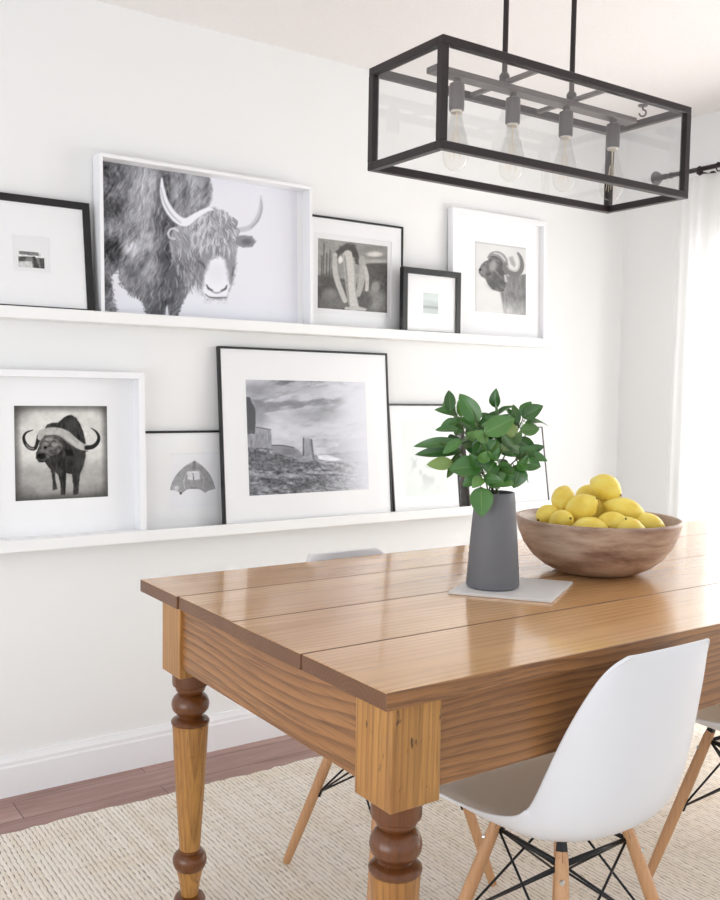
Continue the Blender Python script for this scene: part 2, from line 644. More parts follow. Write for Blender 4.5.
class Canvas:
    """Ink picture whose features are given in measuring coordinates (corners TL, TR, BR, BL)."""

    def __init__(s, corners, nx, ny, base=.9):
        s.nx, s.ny = nx, ny
        Hm = homography([(0, 1), (1, 1), (1, 0), (0, 0)], corners)
        u, v = np.meshgrid(np.linspace(0, 1, nx), np.linspace(0, 1, ny))
        w = Hm[2, 0] * u + Hm[2, 1] * v + Hm[2, 2]
        s.X = (Hm[0, 0] * u + Hm[0, 1] * v + Hm[0, 2]) / w
        s.Y = (Hm[1, 0] * u + Hm[1, 1] * v + Hm[1, 2]) / w
        s.u, s.v = u, v
        s.I = np.full((ny, nx), float(base))

    def put(s, mask, val):
        s.I = s.I * (1 - mask) + val * mask

    def sdf(s, pts):
        P = np.array(pts, float)
        d = np.full(s.X.shape, 1e9)
        ins = np.zeros(s.X.shape, bool)
        for i in range(len(P)):
            (ax, ay), (bx, by) = P[i], P[(i + 1) % len(P)]
            ex, ey = bx - ax, by - ay
            t = np.clip(((s.X - ax) * ex + (s.Y - ay) * ey) / (ex * ex + ey * ey + 1e-9), 0, 1)
            d = np.minimum(d, np.hypot(s.X - ax - t * ex, s.Y - ay - t * ey))
            c = ((ay > s.Y) != (by > s.Y)) & (s.X < (bx - ax) * (s.Y - ay) / (by - ay + 1e-12) + ax)
            ins ^= c
        return np.where(ins, -d, d)

    def poly(s, pts, val, soft=1., rag=0., ragf=.3, op=1.):
        d = s.sdf(pts)
        if rag:
            d = d + rag * 2 * (fbm(s.X * ragf, s.Y * ragf, 5, 3) - .5)
        mk = (1 - smooth(-soft, soft, d)) * op
        s.put(mk, val)
        return mk

    def stroke(s, pts, wid, val, soft=1., op=1.):
        P = np.array(pts, float)
        if isinstance(wid, (int, float)):
            wid = [wid] * len(P)
        # refine
        t = np.linspace(0, len(P) - 1, (len(P) - 1) * 6 + 1)
        k = np.arange(len(P))
        if len(P) > 2:
            Q = []
            for tt in t:
                i = min(int(tt), len(P) - 2)
                f = tt - i
                p0, p1, p2, p3 = P[max(i - 1, 0)], P[i], P[i + 1], P[min(i + 2, len(P) - 1)]
                Q.append(.5 * (2 * p1 + (p2 - p0) * f + (2 * p0 - 5 * p1 + 4 * p2 - p3) * f * f + (3 * p1 - p0 - 3 * p2 + p3) * f ** 3))
            Q = np.array(Q)
        else:
            Q = np.stack([np.interp(t, k, P[:, 0]), np.interp(t, k, P[:, 1])], -1)
        W = np.interp(t, k, wid)
        d = np.full(s.X.shape, 1e9)
        for (a, bq, wa, wb) in zip(Q, Q[1:], W, W[1:]):
            ex, ey = bq - a
            tt = np.clip(((s.X - a[0]) * ex + (s.Y - a[1]) * ey) / (ex * ex + ey * ey + 1e-9), 0, 1)
            d = np.minimum(d, np.hypot(s.X - a[0] - tt * ex, s.Y - a[1] - tt * ey) - (wa + (wb - wa) * tt) / 2)
        mk = (1 - smooth(-soft, soft, d)) * op
        s.put(mk, val)
        return mk

    def ell(s, cx, cy, rx, ry, val, soft=.2, op=1.):
        d = np.hypot((s.X - cx) / rx, (s.Y - cy) / ry)
        mk = (1 - smooth(1 - soft, 1 + soft, d)) * op
        s.put(mk, val)
        return mk

    def fur(s, mask, amt, lx, ly, ang, seed=0):
        c, sn = math.cos(ang), math.sin(ang)
        wx = s.X + 3 * (fbm(s.X * .05, s.Y * .05, seed + 3, 2) - .5) * 4
        a = wx * c + s.Y * sn
        bq = -wx * sn + s.Y * c
        n = fbm(a / lx, bq / ly, seed, 3) - .5
        s.I = s.I + mask * n * 2 * amt


def print_mesh(name, cv, w, h, y, x0, z0, parent, tint=(1, 1, 1)):
    nx, ny = cv.nx, cv.ny
    xs, zs = np.meshgrid(np.linspace(x0, x0 + w, nx), np.linspace(z0, z0 + h, ny))
    co = np.stack([xs, np.full_like(xs, y), zs], -1).reshape(-1, 3).astype(np.float32)
    idx = np.arange(nx * ny).reshape(ny, nx)
    q = np.stack([idx[:-1, :-1], idx[:-1, 1:], idx[1:, 1:], idx[1:, :-1]], -1).reshape(-1, 4).astype(np.int32)
    me = bpy.data.meshes.new(name)
    me.vertices.add(nx * ny)
    me.vertices.foreach_set('co', co.ravel())
    me.loops.add(q.size)
    me.loops.foreach_set('vertex_index', q.ravel())
    me.polygons.add(len(q))
    me.polygons.foreach_set('loop_start', np.arange(0, q.size, 4, dtype=np.int32))
    me.update(calc_edges=True)
    g = np.clip(cv.I, .03, 1.)
    c = g[..., None] * np.array(tint)
    # cool or warm tint only where there is ink
    c = g[..., None] * (1 - (1 - np.array(tint)) * (1 - g[..., None] * .35))
    lin = np.where(c <= .04045, c / 12.92, ((c + .055) / 1.055) ** 2.4)
    rgba = np.concatenate([lin, np.ones_like(lin[..., :1])], -1).reshape(-1, 4).astype(np.float32)
    a = me.color_attributes.new('ink', 'FLOAT_COLOR', 'POINT')
    a.data.foreach_set('color', rgba.ravel())
    me.materials.append(M['picture'])
    me.validate()
    o = bpy.data.objects.new(name, me)
    COL.objects.link(o)
    o.parent = parent
    return o


def paint_yak():
    c = Canvas([(100.5, 158.5), (300, 187), (303, 319), (104, 313)], 420, 300, .925)
    X, Y = c.X, c.Y
    mk = c.poly([(98, 155), (206, 165), (212, 173), (216, 186), (214, 200), (206, 212), (214, 235), (206, 258), (200, 272), (193, 290),
                 (186, 303), (182, 316), (98, 318)], .53, 1.6, 1.6, .5)
    # large tones
    def tone(cx, cy, rx, ry, val, op, soft=.8):
        d = np.hypot((X - cx) / rx, (Y - cy) / ry)
        mm = (1 - smooth(1 - soft, 1 + soft, d)) * op * mk
        c.put(mm, val)
    for a in ((112, 178, 17, 20, .38, .95), (113, 206, 14, 11, .26, 1), (112, 228, 13, 8, .62, .8), (111, 252, 17, 13, .22, 1), (106, 285, 9, 20, .36, .95), (150, 180, 13, 26, .78, .95),
              (140, 215, 13, 20, .66, .9), (146, 250, 12, 14, .68, .8), (168, 185, 7, 24, .32, 1), (192, 182, 17, 16, .70, .9), (188, 190, 6, 7, .46, .9), (200, 200, 12, 8, .62, .8),
              (170, 228, 12, 18, .32, 1), (178, 262, 17, 22, .25, 1), (150, 275, 10, 22, .58, .8), (138, 278, 8, 16, .46, .8), (160, 300, 12, 16, .38, .9), (178, 302, 8, 13, .34, .9), (132, 246, 8, 7, .86, .9)):
        tone(*a)
    c.fur(mk, .15, 13, 2.4, 1.75, 1)
    c.fur(mk, .12, 6, 1.6, 2.1, 2)
    c.I += mk * .26 * (fbm(X * .10, Y * .09, 41, 3) - .5)
    c.fur(mk * smooth(135, 105, X), .14, 5, 2.4, .6, 9)
    rr = random.Random(8)
    for k in range(230):
        x, y = rr.uniform(100, 214), rr.uniform(160, 308)
        if 113 < x < 150 and y > 272:
            continue
        ln = rr.uniform(5, 12)
        bend = rr.uniform(-3, 3)
        dx = (x - 160) * .05 + rr.uniform(-2, 2)
        xq, yq = x + dx, y + ln
        if xq > 204 - max(0, y - 205) * .35 or yq > 314:
            continue
        c.stroke([(x, y), (x + dx * .5 + bend, y + ln * .5), (xq, yq)], [.6, 1.3, .4], rr.choice([.82, .76, .36, .32, .7]), .8, .42)
    # white gap at lower left
    c.poly([(113, 276), (119, 271), (122, 285), (133, 295), (142, 299), (147, 308), (150, 316), (120, 316), (116, 300)], .94, 1.8, 3.0, .6)
    c.poly([(170, 307), (171, 304), (173, 316), (169, 316)], .93, .7)
    # right horn
    c.stroke([(242, 227), (253, 224.5), (260, 217), (264, 206), (264.5, 193)], [5, 5, 4.5, 3.5, 1.2], .80, 1.2)
    c.stroke([(255, 224.5), (262, 217), (265.5, 206), (265, 197)], [1, 1.8, 1.6, .6], .66, 1)
    # head
    hd = c.poly([(182, 222), (194, 214), (206, 207), (218, 205), (230, 209), (240, 220), (243, 232), (241, 250), (239, 270), (236, 286), (231, 297),
                 (212, 298), (206, 292), (203, 280), (197, 284), (188, 285), (176, 262), (172, 240), (176, 228)], .66, 1.4, 1.6, .5)
    c.ell(190, 262, 14, 20, .55, .7, .6)
    c.ell(182, 272, 9, 12, .38, .7, .8)
    c.ell(203, 270, 4, 16, .46, .7, .7)
    c.fur(hd, .16, 6, 1.5, 1.2, 21)
    r = random.Random(3)
    for k in range(60):
        x, y = r.uniform(174, 203), r.uniform(238, 286)
        c.stroke([(x, y), (x + r.uniform(-1, 2), y + 5), (x + r.uniform(-2, 3), y + 10)], [1.0, 1.1, .4], r.choice([.84, .76, .42, .38]), .7, .55)
    # face: pale broad muzzle, shaded at both sides
    c.poly([(206, 250), (238, 249), (240, 264), (237, 282), (232, 276), (230, 262), (214, 260), (209, 272), (204, 280), (203, 264)], .56, 3.2, 2.5, .4, .75)
    c.poly([(214, 258), (222, 252), (229, 257), (232, 270), (235, 284), (232, 295), (211, 296), (206, 289), (209, 274)], .955, 2.6, 1.5, .3)
    c.ell(221, 270, 9, 10, .90, .7, .6)
    c.stroke([(203, 259), (207, 262), (209, 266)], [1, 2.4, 1], .34, 1.2, .9)
    c.stroke([(238, 264), (237, 272)], [1.2, 1.6], .38, 1.2, .9)
    for k in range(120):
        x = r.uniform(196, 241)
        y = r.uniform(207, 246)
        if np.hypot((x - 219) / 23, (y - 227) / 21) > 1:
            continue
        dx = (x - 219) * .16
        c.stroke([(x, y), (x + dx + r.uniform(-2, 2), y + 4), (x + dx + r.uniform(-3, 3), y + 9)], [1.3, 1.3, .4], r.choice([.9, .86, .78, .46, .54]), .7, .75)
    for k in range(26):
        x = r.uniform(205, 238)
        c.stroke([(x, 244), (x + r.uniform(-1.5, 1.5), 250), (x + r.uniform(-2, 2), 256)], [1.2, 1.2, .4], r.choice([.86, .5, .44, .78]), .8, .6)
    c.stroke([(211, 282.5), (213, 286), (217, 288)], [1, 2.3, 1.4], .36, .8)
    c.stroke([(231.5, 282.5), (230, 286), (226, 288)], [1, 2.3, 1.4], .36, .8)
    c.stroke([(215, 288), (221, 290.5), (228, 288)], [1, 1.2, 1], .55, 1)
    c.stroke([(210, 292), (214, 294.8), (222, 295.4), (232, 294.6)], [.6, 1.3, 1.5, .6], .40, .7)
    for k in range(14):
        x = r.uniform(209, 232)
        c.stroke([(x, 297), (x + r.uniform(-2, 2), 301)], .8, .82, .8, .5)
    # ears
    c.poly([(240, 234), (247, 232), (256, 233), (260.5, 238), (257, 243.5), (247, 244.5), (239, 241)], .56, 1.1, .8, .8)
    c.ell(251, 238.5, 5, 3, .40, .6, .8)
    c.stroke([(171, 232), (173, 228), (177, 226.5), (181, 229)], 1.9, .86, .9)
    c.stroke([(171, 232), (173, 236), (178, 237)], 1.7, .82, .9)
    c.ell(198.5, 237, 4.2, 8, .80, .35)
    c.ell(199, 238, 2, 5, .60, .5)
    # left horn
    c.stroke([(164, 176.5), (165, 190), (169.5, 204), (179, 216), (189, 220), (200, 213), (211, 207), (216, 207)], [1.6, 5.8, 7.6, 8.4, 8.6, 6, 4, 2], .955, 1.1)
    c.stroke([(163.5, 186), (166.5, 199), (174, 212), (184, 221)], [.8, 1.6, 1.8, .8], .76, 1.1)
    c.I = .04 + c.I * .975
    return c


def paint_cactus():
    c = Canvas([(110, 205), (548, 258), (565, 675), (130, 645)], 150, 150, .62)
    X, Y = c.X, c.Y
    sky = smooth(400, 370, Y)
    c.I += .14 * (fbm(X * .012, Y * .03, 3) - .5)
    c.put(smooth(.4, 1, c.u) * sky * .5, .5)
    c.poly([(400, 372), (450, 362), (500, 358), (560, 365), (570, 540), (400, 540)], .36, 6)
    c.poly([(100, 440), (260, 460), (400, 500), (580, 520), (590, 700), (100, 700)], .36, 14)
    for x, a in ((150, 240), (170, 300), (190, 280), (140, 320), (205, 330)):
        c.stroke([(x, a), (x + 5, 470)], 8, .42, 3)
    c.I += .22 * (fbm(X * .03, Y * .045, 8) - .5) * smooth(380, 470, Y)
    c.ell(470, 306, 48, 16, .88, .5)
    c.ell(480, 350, 70, 12, .72, .6)
    c.poly([(180, 520), (240, 540), (300, 600), (330, 650), (140, 640), (150, 560)], .44, 10, 8, .05)
    c.ell(205, 560, 40, 36, .55, .5, .7)
    c.ell(480, 590, 70, 60, .58, .4, .8)
    c.ell(485, 510, 26, 34, .66, .4, .8)
    c.ell(430, 600, 38, 50, .30, .5, .8)
    c.ell(190, 470, 60, 50, .34, .6, .7)
    c.poly([(225, 300), (250, 262), (300, 235), (340, 250), (365, 300), (375, 380), (330, 330), (270, 300), (240, 330)], .34, 8, 14, .06)
    c.stroke([(222, 310), (222, 380), (240, 460), (272, 540), (300, 600)], [26, 32, 34, 34, 28], .76, 5)
    c.stroke([(300, 310), (318, 400), (330, 500), (345, 590), (362, 640)], [58, 64, 62, 58, 50], .80, 6)
    c.stroke([(282, 320), (298, 420), (310, 520), (325, 620)], [10, 12, 12, 10], .58, 5)
    c.stroke([(340, 330), (352, 420), (360, 520), (380, 620)], [8, 9, 9, 6], .66, 4)
    c.stroke([(392, 340), (402, 420), (392, 500), (380, 560)], [38, 44, 40, 30], .70, 5)
    c.stroke([(415, 390), (430, 450), (432, 530)], [20, 24, 22], .78, 4)
    c.ell(258, 342, 14, 22, .93, .3)
    c.poly([(300, 640), (380, 632), (440, 650), (430, 664), (300, 655)], .75, 5)
    c.I += .12 * (fbm(X * .09, Y * .09, 12) - .5)
    return c


def paint_buffalo():
    c = Canvas([(53, 72), (652, 72), (680, 665), (82, 695)], 190, 190, .86)
    X, Y = c.X, c.Y
    c.put(smooth(380, 520, Y) * .9, .66)
    c.put(smooth(560, 690, Y) * .7, .5)
    c.I += .16 * (fbm(X * .011, Y * .016, 2) - .5)
    for e in (c.u, 1 - c.u, c.v, 1 - c.v):
        c.put(smooth(.09, 0, e) * .65, .28)
    c.put(smooth(.26, 0., np.hypot(c.u, 1 - c.v)) * .75, .3)
    c.put(smooth(.2, 0., np.hypot(1 - c.u, 1 - c.v)) * .6, .35)
    c.put(smooth(.3, 0., np.hypot(c.u, c.v)) * .5, .3)
    c.put(smooth(.3, 0., np.hypot(1 - c.u, c.v)) * .5, .34)
    bd = c.poly([(258, 215), (272, 192), (300, 182), (340, 180), (372, 152), (400, 134), (422, 130), (455, 148), (485, 190), (505, 240), (524, 310), (527, 400),
                 (512, 470), (492, 520), (488, 600), (486, 650), (452, 655), (452, 590), (440, 520), (404, 512), (404, 590), (402, 655), (372, 655), (370, 590), (350, 520),
                 (332, 505), (336, 560), (350, 615), (318, 625), (318, 560), (303, 490), (262, 440), (225, 440), (204, 412), (206, 375), (222, 335), (228, 262)], .2, 4, 3, .06)
    c.fur(bd, .1, 40, 9, 1.4, 5)
    c.I += bd * .16 * (fbm(X * .02, Y * .02, 61, 4) - .45)
    c.ell(430, 190, 40, 40, .38, .8, .5)
    c.ell(480, 430, 36, 70, .28, .8, .6)
    # face
    fc = c.poly([(232, 272), (300, 262), (360, 290), (380, 340), (350, 385), (300, 400), (262, 430), (215, 425), (208, 388), (225, 340)], .36, 6)
    c.fur(fc, .24, 22, 8, .9, 7)
    for cx, cy, rx, ry, v in ((285, 290, 26, 12, .72), (325, 325, 24, 14, .66), (262, 320, 22, 12, .58), (300, 350, 24, 10, .52)):
        c.ell(cx, cy, rx, ry, v, .5, .7)
    c.ell(240, 402, 30, 22, .1, .4, .9)
    c.ell(225, 395, 9, 8, .03, .4)
    c.ell(262, 345, 10, 7, .05, .4)
    c.poly([(385, 352), (440, 362), (448, 395), (405, 402)], .12, 6)
    # horns: pale boss, dark curling tips
    c.stroke([(218, 268), (206, 330), (190, 352), (160, 345), (132, 315), (122, 275), (140, 245), (180, 230)], [24, 22, 24, 24, 22, 18, 12, 4], .16, 3)
    c.stroke([(138, 322), (160, 346), (186, 352)], [6, 12, 10], .5, 4)
    c.stroke([(228, 278), (240, 248), (285, 238), (345, 240), (395, 262), (440, 302), (500, 338), (548, 344)], [36, 46, 50, 50, 56, 58, 46, 32], .72, 4)
    c.stroke([(530, 345), (570, 338), (600, 310), (606, 272), (588, 240), (556, 216)], [30, 28, 24, 20, 13, 4], .16, 3)
    c.I += .2 * (fbm(X * .06, Y * .05, 77, 4) - .5) * smooth(.5, .66, c.I) * smooth(225, 245, X) * smooth(560, 530, X) * (Y > 200) * (Y < 400)
    c.stroke([(250, 250), (330, 245), (400, 275), (460, 325)], [8, 10, 10, 8], .80, 8, .5)
    c.stroke([(236, 290), (290, 268), (350, 276), (410, 312), (480, 360), (540, 368)], [6, 5, 6, 8, 8, 5], .3, 5, .7)
    c.stroke([(270, 272), (350, 275), (410, 312)], 6, .5, 5, .7)
    c.I += .08 * (fbm(X * .05, Y * .05, 22) - .5)
    return c


def paint_desert():
    c = Canvas([(52, 52), (664, 66), (702, 614), (88, 648)], 240, 200, .83)
    X, Y = c.X, c.Y
    cl = fbm(X * .008, Y * .022 + X * .003, 4, 5)
    c.I -= .26 * smooth(.42, .75, cl) * smooth(330, 60, Y) + .1 * smooth(.5, .7, cl)
    c.ell(430, 230, 120, 34, .62, .8, .7)
    c.ell(120, 105, 90, 36, .58, .8, .7)
    c.ell(330, 100, 110, 24, .68, .8, .5)
    c.ell(260, 310, 120, 40, .9, .8, .6)
    c.I += .10 * (fbm(X * .03, Y * .07, 9, 3) - .5)
    # distant plain, buttes
    c.poly([(420, 440), (500, 430), (600, 420), (720, 410), (720, 480), (420, 480)], .62, 3)
    c.poly([(180, 388), (250, 388), (300, 395), (330, 410), (360, 440), (420, 440), (430, 480), (180, 480)], .6, 3)
    c.stroke([(190, 388), (250, 389), (310, 400)], 5, .34, 2)
    c.ell(280, 420, 40, 18, .5, .6, .8)
    c.poly([(430, 440), (480, 436), (560, 462), (500, 474), (440, 460)], .92, 3)
    c.poly([(57, 140), (80, 144), (84, 165), (100, 190), (108, 215), (108, 330), (66, 334)], .36, 2, 3, .1)
    c.poly([(108, 292), (150, 296), (188, 306), (194, 360), (194, 420), (70, 400), (68, 330), (108, 328)], .66, 2)
    c.stroke([(108, 294), (188, 308)], 4, .4, 2)
    st = c.poly([(70, 335), (192, 330), (194, 400), (74, 400)], .6, 3, op=.4)
    c.fur(st, .2, 60, 6, PI / 2, 3)
    c.poly([(355, 350), (368, 354), (382, 350), (400, 358), (404, 400), (412, 455), (398, 470), (346, 462), (356, 420)], .66, 2, 2, .1)
    c.stroke([(357, 352), (359, 440)], 7, .4, 2)
    c.stroke([(398, 360), (412, 460)], 9, .46, 3)
    c.I += .26 * (fbm(X * .10, Y * .035, 14, 4) - .5) * smooth(300, 325, Y) * smooth(196, 188, X) + .2 * (fbm(X * .06, Y * .12, 19, 4) - .5) * smooth(400, 425, Y)
    c.I += .2 * (fbm(X * .10, Y * .035, 15, 4) - .5) * smooth(352, 360, Y) * smooth(354, 360, X) * smooth(408, 400, X)
    # ground
    g = c.poly([(60, 400), (180, 402), (260, 440), (360, 470), (430, 465), (560, 474), (720, 470), (720, 660), (60, 670)], .5, 5)
    c.fur(g, .26, 40, 9, .1, 6)
    c.fur(g, .22, 14, 8, .3, 13)
    c.poly([(80, 420), (190, 430), (300, 470), (440, 480), (480, 495), (300, 505), (90, 500)], .4, 8, 4, .05, .7)
    for x, y, rx, ry, v in ((220, 580, 45, 20, .36), (130, 600, 40, 25, .62), (390, 590, 40, 18, .42), (300, 545, 60, 10, .72), (470, 560, 50, 18, .5),
                            (150, 540, 60, 9, .72), (330, 610, 50, 14, .4), (110, 625, 24, 18, .36), (440, 530, 70, 8, .76), (540, 590, 50, 14, .56)):
        c.ell(x, y, rx, ry, v, .6, .7)
    c.fur(g, .12, 8, 6, .2, 31)
    c.I += .22 * (fbm(X * .06, Y * .09, 52, 4) - .5) * g
    # bright fade on the right side of the print
    c.put(smooth(430, 690, X - (Y - 350) * .04) * .93, .945)
    return c


def paint_head():
    c = Canvas([(108, 62), (605, 130), (640, 775), (160, 735)], 130, 160, .885)
    X, Y = c.X, c.Y
    c.I += .04 * (fbm(X * .01, Y * .01, 3) - .5)
    nk = c.poly([(380, 545), (400, 440), (440, 400), (560, 390), (660, 380), (660, 790), (440, 780), (410, 660)], .56, 12)
    c.put(nk * smooth(600, 760, Y) * .75, .84)
    c.put(nk * smooth(470, 640, X) * .25, .42)
    c.fur(nk, .1, 50, 16, 1.4, 2)
    hd = c.poly([(165, 338), (185, 290), (215, 262), (248, 246), (262, 205), (320, 178), (370, 210), (430, 240), (440, 330), (440, 450), (420, 545), (370, 552),
                 (300, 528), (262, 480), (232, 428), (190, 402), (165, 368)], .46, 6)
    c.fur(hd, .14, 40, 14, 1.0, 4)
    c.ell(205, 345, 34, 40, .62, .6, .6)
    c.ell(178, 342, 12, 12, .22, .5)
    c.ell(300, 300, 34, 52, .70, .6, .8)
    c.ell(340, 460, 70, 60, .38, .7, .6)
    c.ell(372, 320, 20, 60, .36, .7, .7)
    c.ell(262, 385, 22, 14, .3, .6, .7)
    c.stroke([(252, 222), (280, 192), (330, 186), (380, 214), (410, 258), (424, 300)], [30, 44, 52, 54, 50, 40], .60, 6)
    c.stroke([(300, 178), (360, 196), (410, 250)], [14, 18, 14], .82, 8)
    c.stroke([(262, 215), (310, 215), (350, 240)], [8, 10, 8], .38, 6)
    c.stroke([(415, 300), (450, 360), (520, 385), (566, 352), (575, 290), (558, 225), (530, 180)], [50, 52, 52, 48, 42, 34, 20], .50, 6)
    c.stroke([(432, 300), (460, 335), (510, 350), (545, 320), (548, 260), (530, 200)], [10, 14, 16, 14, 12, 8], .76, 7)
    c.poly([(445, 225), (478, 210), (515, 290), (505, 322), (470, 288)], .58, 16, op=.7)
    c.stroke([(420, 400), (432, 450)], 22, .78, 8)
    c.put(smooth(.04, 0, c.u) * .5, .75)
    c.put(smooth(.035, 0, 1 - c.v) * .6, .7)
    return c


def paint_strip():
    c = Canvas([(125, 432), (297, 440), (297, 552), (122, 540)], 60, 44, .9)
    X, Y = c.X, c.Y
    c.poly([(130, 432), (258, 434), (262, 462), (130, 456)], .5, 3)
    c.I += .3 * (fbm(X * .06, Y * .03, 3) - .5) * smooth(500, 440, Y)
    c.poly([(122, 470), (190, 468), (240, 475), (300, 478), (300, 556), (120, 545)], .5, 3)
    c.poly([(122, 505), (210, 500), (215, 548), (122, 540)], .82, 5)
    c.poly([(215, 470), (235, 466), (262, 550), (225, 550)], .25, 4)
    c.poly([(262, 480), (296, 476), (297, 552), (270, 552)], .3, 4)
    c.poly([(130, 472), (180, 470), (160, 500), (125, 500)], .3, 4)
    c.I += .25 * (fbm(X * .09, Y * .09, 6) - .5)
    return c


def paint_sea():
    c = Canvas([(0, 0), (1, 0), (1, 1), (0, 1)], 30, 40, .88)
    Y = c.Y
    c.put(smooth(.25, .6, Y), .8)
    c.put(smooth(.6, .66, Y), .66)
    c.put(smooth(.7, .8, Y), .82)
    c.I += .1 * (fbm(c.X * 2, Y * 18, 2) - .5)
    return c


def paint_wing():
    c = Canvas([(205, 225), (585, 222), (600, 640), (222, 664)], 120, 120, .96)
    X, Y = c.X, c.Y
    mk = c.poly([(214, 515), (232, 450), (270, 385), (330, 328), (400, 294), (455, 325), (510, 380), (545, 440), (570, 505), (520, 520), (490, 538), (450, 510),
                 (400, 498), (345, 512), (300, 548), (270, 520), (240, 515)], .66, 2.5, 2, .1)
    for k in range(17):
        a = PI * (.06 + .88 * k / 16)
        c.stroke([(400 - 40 * math.cos(a), 420 - 40 * math.sin(a)), (400 - 190 * math.cos(a), 500 - 200 * math.sin(a))], 3, .55, 3, .5)
    c.put(1 - mk, .96)
    c.stroke([(205, 232), (585, 229)], 3, .88, 2, .8)
    c.stroke([(214, 515), (232, 450), (270, 385), (330, 328), (400, 296), (455, 325), (510, 380), (545, 440), (568, 505)], 4, .48, 2, .8)
    c.poly([(345, 370), (440, 365), (450, 430), (400, 440), (350, 430)], .9, 5)
    c.stroke([(400, 300), (400, 345)], 26, .5, 8, .8)
    c.stroke([(392, 385), (398, 440)], 7, .5, 3)
    c.stroke([(350, 372), (322, 440), (330, 500)], 6, .84, 4)
    c.stroke([(440, 372), (480, 430), (470, 500)], 5, .8, 4)
    c.ell(265, 500, 20, 18, .86, .5)
    c.ell(300, 540, 8, 10, .22, .4)
    c.stroke([(375, 500), (425, 500)], 7, .3, 3)
    c.I += mk * .16 * (fbm(X * .05, Y * .05, 3) - .5)
    return c


def paint_pale():
    c = Canvas([(0, 0), (1, 0), (1, 1), (0, 1)], 60, 60, .93)
    n = fbm(c.X * 4, c.Y * 5, 9)
    c.I -= .10 * smooth(.52, .7, n) * smooth(.5, .2, np.abs(c.X - .5)) * smooth(.5, .2, np.abs(c.Y - .5))
    return c


# ------------------------------------------------------------------ framed pictures


def picture(label, x0, x1, H, yb, zf, t, lean, face, mat_frame, rec=.004, prt=None, win=None, cv=None, tint=(1, 1, 1), glass=True,
            group=None, paper=None):
    """Local axes: x right, y into the wall, z up along the leaning frame; origin at its lower front left corner."""
    W = x1 - x0
    ang = math.asin(lean / H)
    zf = zf + t * math.sin(ang) + .0003
    H = H - t * math.sin(ang)
    o = thing('framed_picture', label, 'picture frame', (x0, yb, zf), (-ang, 0, 0), group)
    b = BM()
    fx = face
    prof = [(0, 0), (fx, 0), (fx, t), (0, t)]

    def bar(p):  # mitred bar: p = 4 points fn
        vs = [b.verts.new(q) for q in p]
        for f in ((0, 1, 2, 3), (7, 6, 5, 4), (0, 4, 5, 1), (1, 5, 6, 2), (2, 6, 7, 3), (3, 7, 4, 0)):
            b.faces.new([vs[i] for i in f])
    # outline corners outer/inner; front y=0 back y=t
    out = [(0, 0), (W, 0), (W, H), (0, H)]
    inn = [(fx, fx), (W - fx, fx), (W - fx, H - fx), (fx, H - fx)]
    for i in range(4):
        j = (i + 1) % 4
        p = [(out[i][0], 0, out[i][1]), (out[j][0], 0, out[j][1]), (inn[j][0], 0, inn[j][1]), (inn[i][0], 0, inn[i][1])]
        p += [(q[0], t, q[2]) for q in p]
        bar(p)
    bmesh.ops.recalc_face_normals(b, faces=b.faces)
    fo = obj('frame', b, mat_frame, o)
    bv = fo.modifiers.new('bevel', 'BEVEL')
    bv.width = .0012
    bv.segments = 2
    # backing
    b = BM()
    box(b, fx, W - fx, t - .003, t - .0005, fx, H - fx)
    obj('backing_board', b, M['backing'], o)
    # mat board (with a window if one is given)
    yb0 = rec
    b = BM()
    if win:
        a0, c0, a1, c1 = win
        th = .003
        box(b, fx, a0, yb0, yb0 + th, fx, H - fx)
        box(b, a1, W - fx, yb0, yb0 + th, fx, H - fx)
        box(b, a0, a1, yb0, yb0 + th, fx, c0)
        box(b, a0, a1, yb0, yb0 + th, c1, H - fx)
        obj('mat_board', b, M['mat'], o)
        b = BM()
        box(b, a0 - .003, a1 + .003, yb0 + th, yb0 + th + .0015, c0 - .003, c1 + .003)
        obj('print_paper', b, M['paper'], o)
        py = yb0 + th - .0003
    else:
        box(b, fx, W - fx, yb0, yb0 + .003, fx, H - fx)
        obj('mat_board', b, M['mat'], o)
        py = yb0 - .0005
    if cv is not None:
        a0, c0, a1, c1 = prt
        print_mesh('print', cv, a1 - a0, c1 - c0, py, a0, c0, o, tint)
    if glass:
        b = BM()
        box(b, fx, W - fx, .0015, .003, fx, H - fx)
        obj('glazing', b, M['glazing'], o)
    return o


G_UP, G_LO = 'pictures on the upper ledge', 'pictures on the lower ledge'
BLU = (.95, .955, 1.0)
WARM = (1.0, .985, .955)
# upper ledge
picture('black framed picture with a tiny print in a wide mat, leftmost on the upper ledge',
        .586, .936, .346, 2.745, UZ, .02, .052, .022, M['black'], .004, (.1375, .134, .2105, .180), (.123, .1215, .227, .2255), paint_strip(), group=G_UP)
picture('large white box frame with a shaggy horned yak print on the upper ledge',
        .953, 1.690, .487, 2.741, UZ, .058, .018, .011, M['white'], .046, (.020, .022, .703, .4755), None, paint_yak(), BLU, False, group=G_UP)
picture('thin dark frame with a cactus desert print, just right of the yak picture',
        1.678, 2.114, .404, 2.796, UZ, .015, .006, .0075, M['black'], .004, (.068, .084, .368, .3255), (.048, .066, .384, .3435), paint_cactus(), WARM, group=G_UP)
picture('smallest black frame with a tiny pale sea print, in front of the cactus picture',
        2.074, 2.350, .251, 2.742, UZ, .022, .0035, .022, M['black'], .009, (.100, .088, .172, .164), None, paint_sea(), (.93, .99, .98), group=G_UP)
picture('white box frame with a buffalo head print, rightmost on the upper ledge',
        2.335, 2.842, .503, 2.769, UZ, .030, .018, .020, M['white'], .022, (.132, .115, .407, .388), None, paint_head(), (.985, .985, .98), False, group=G_UP)
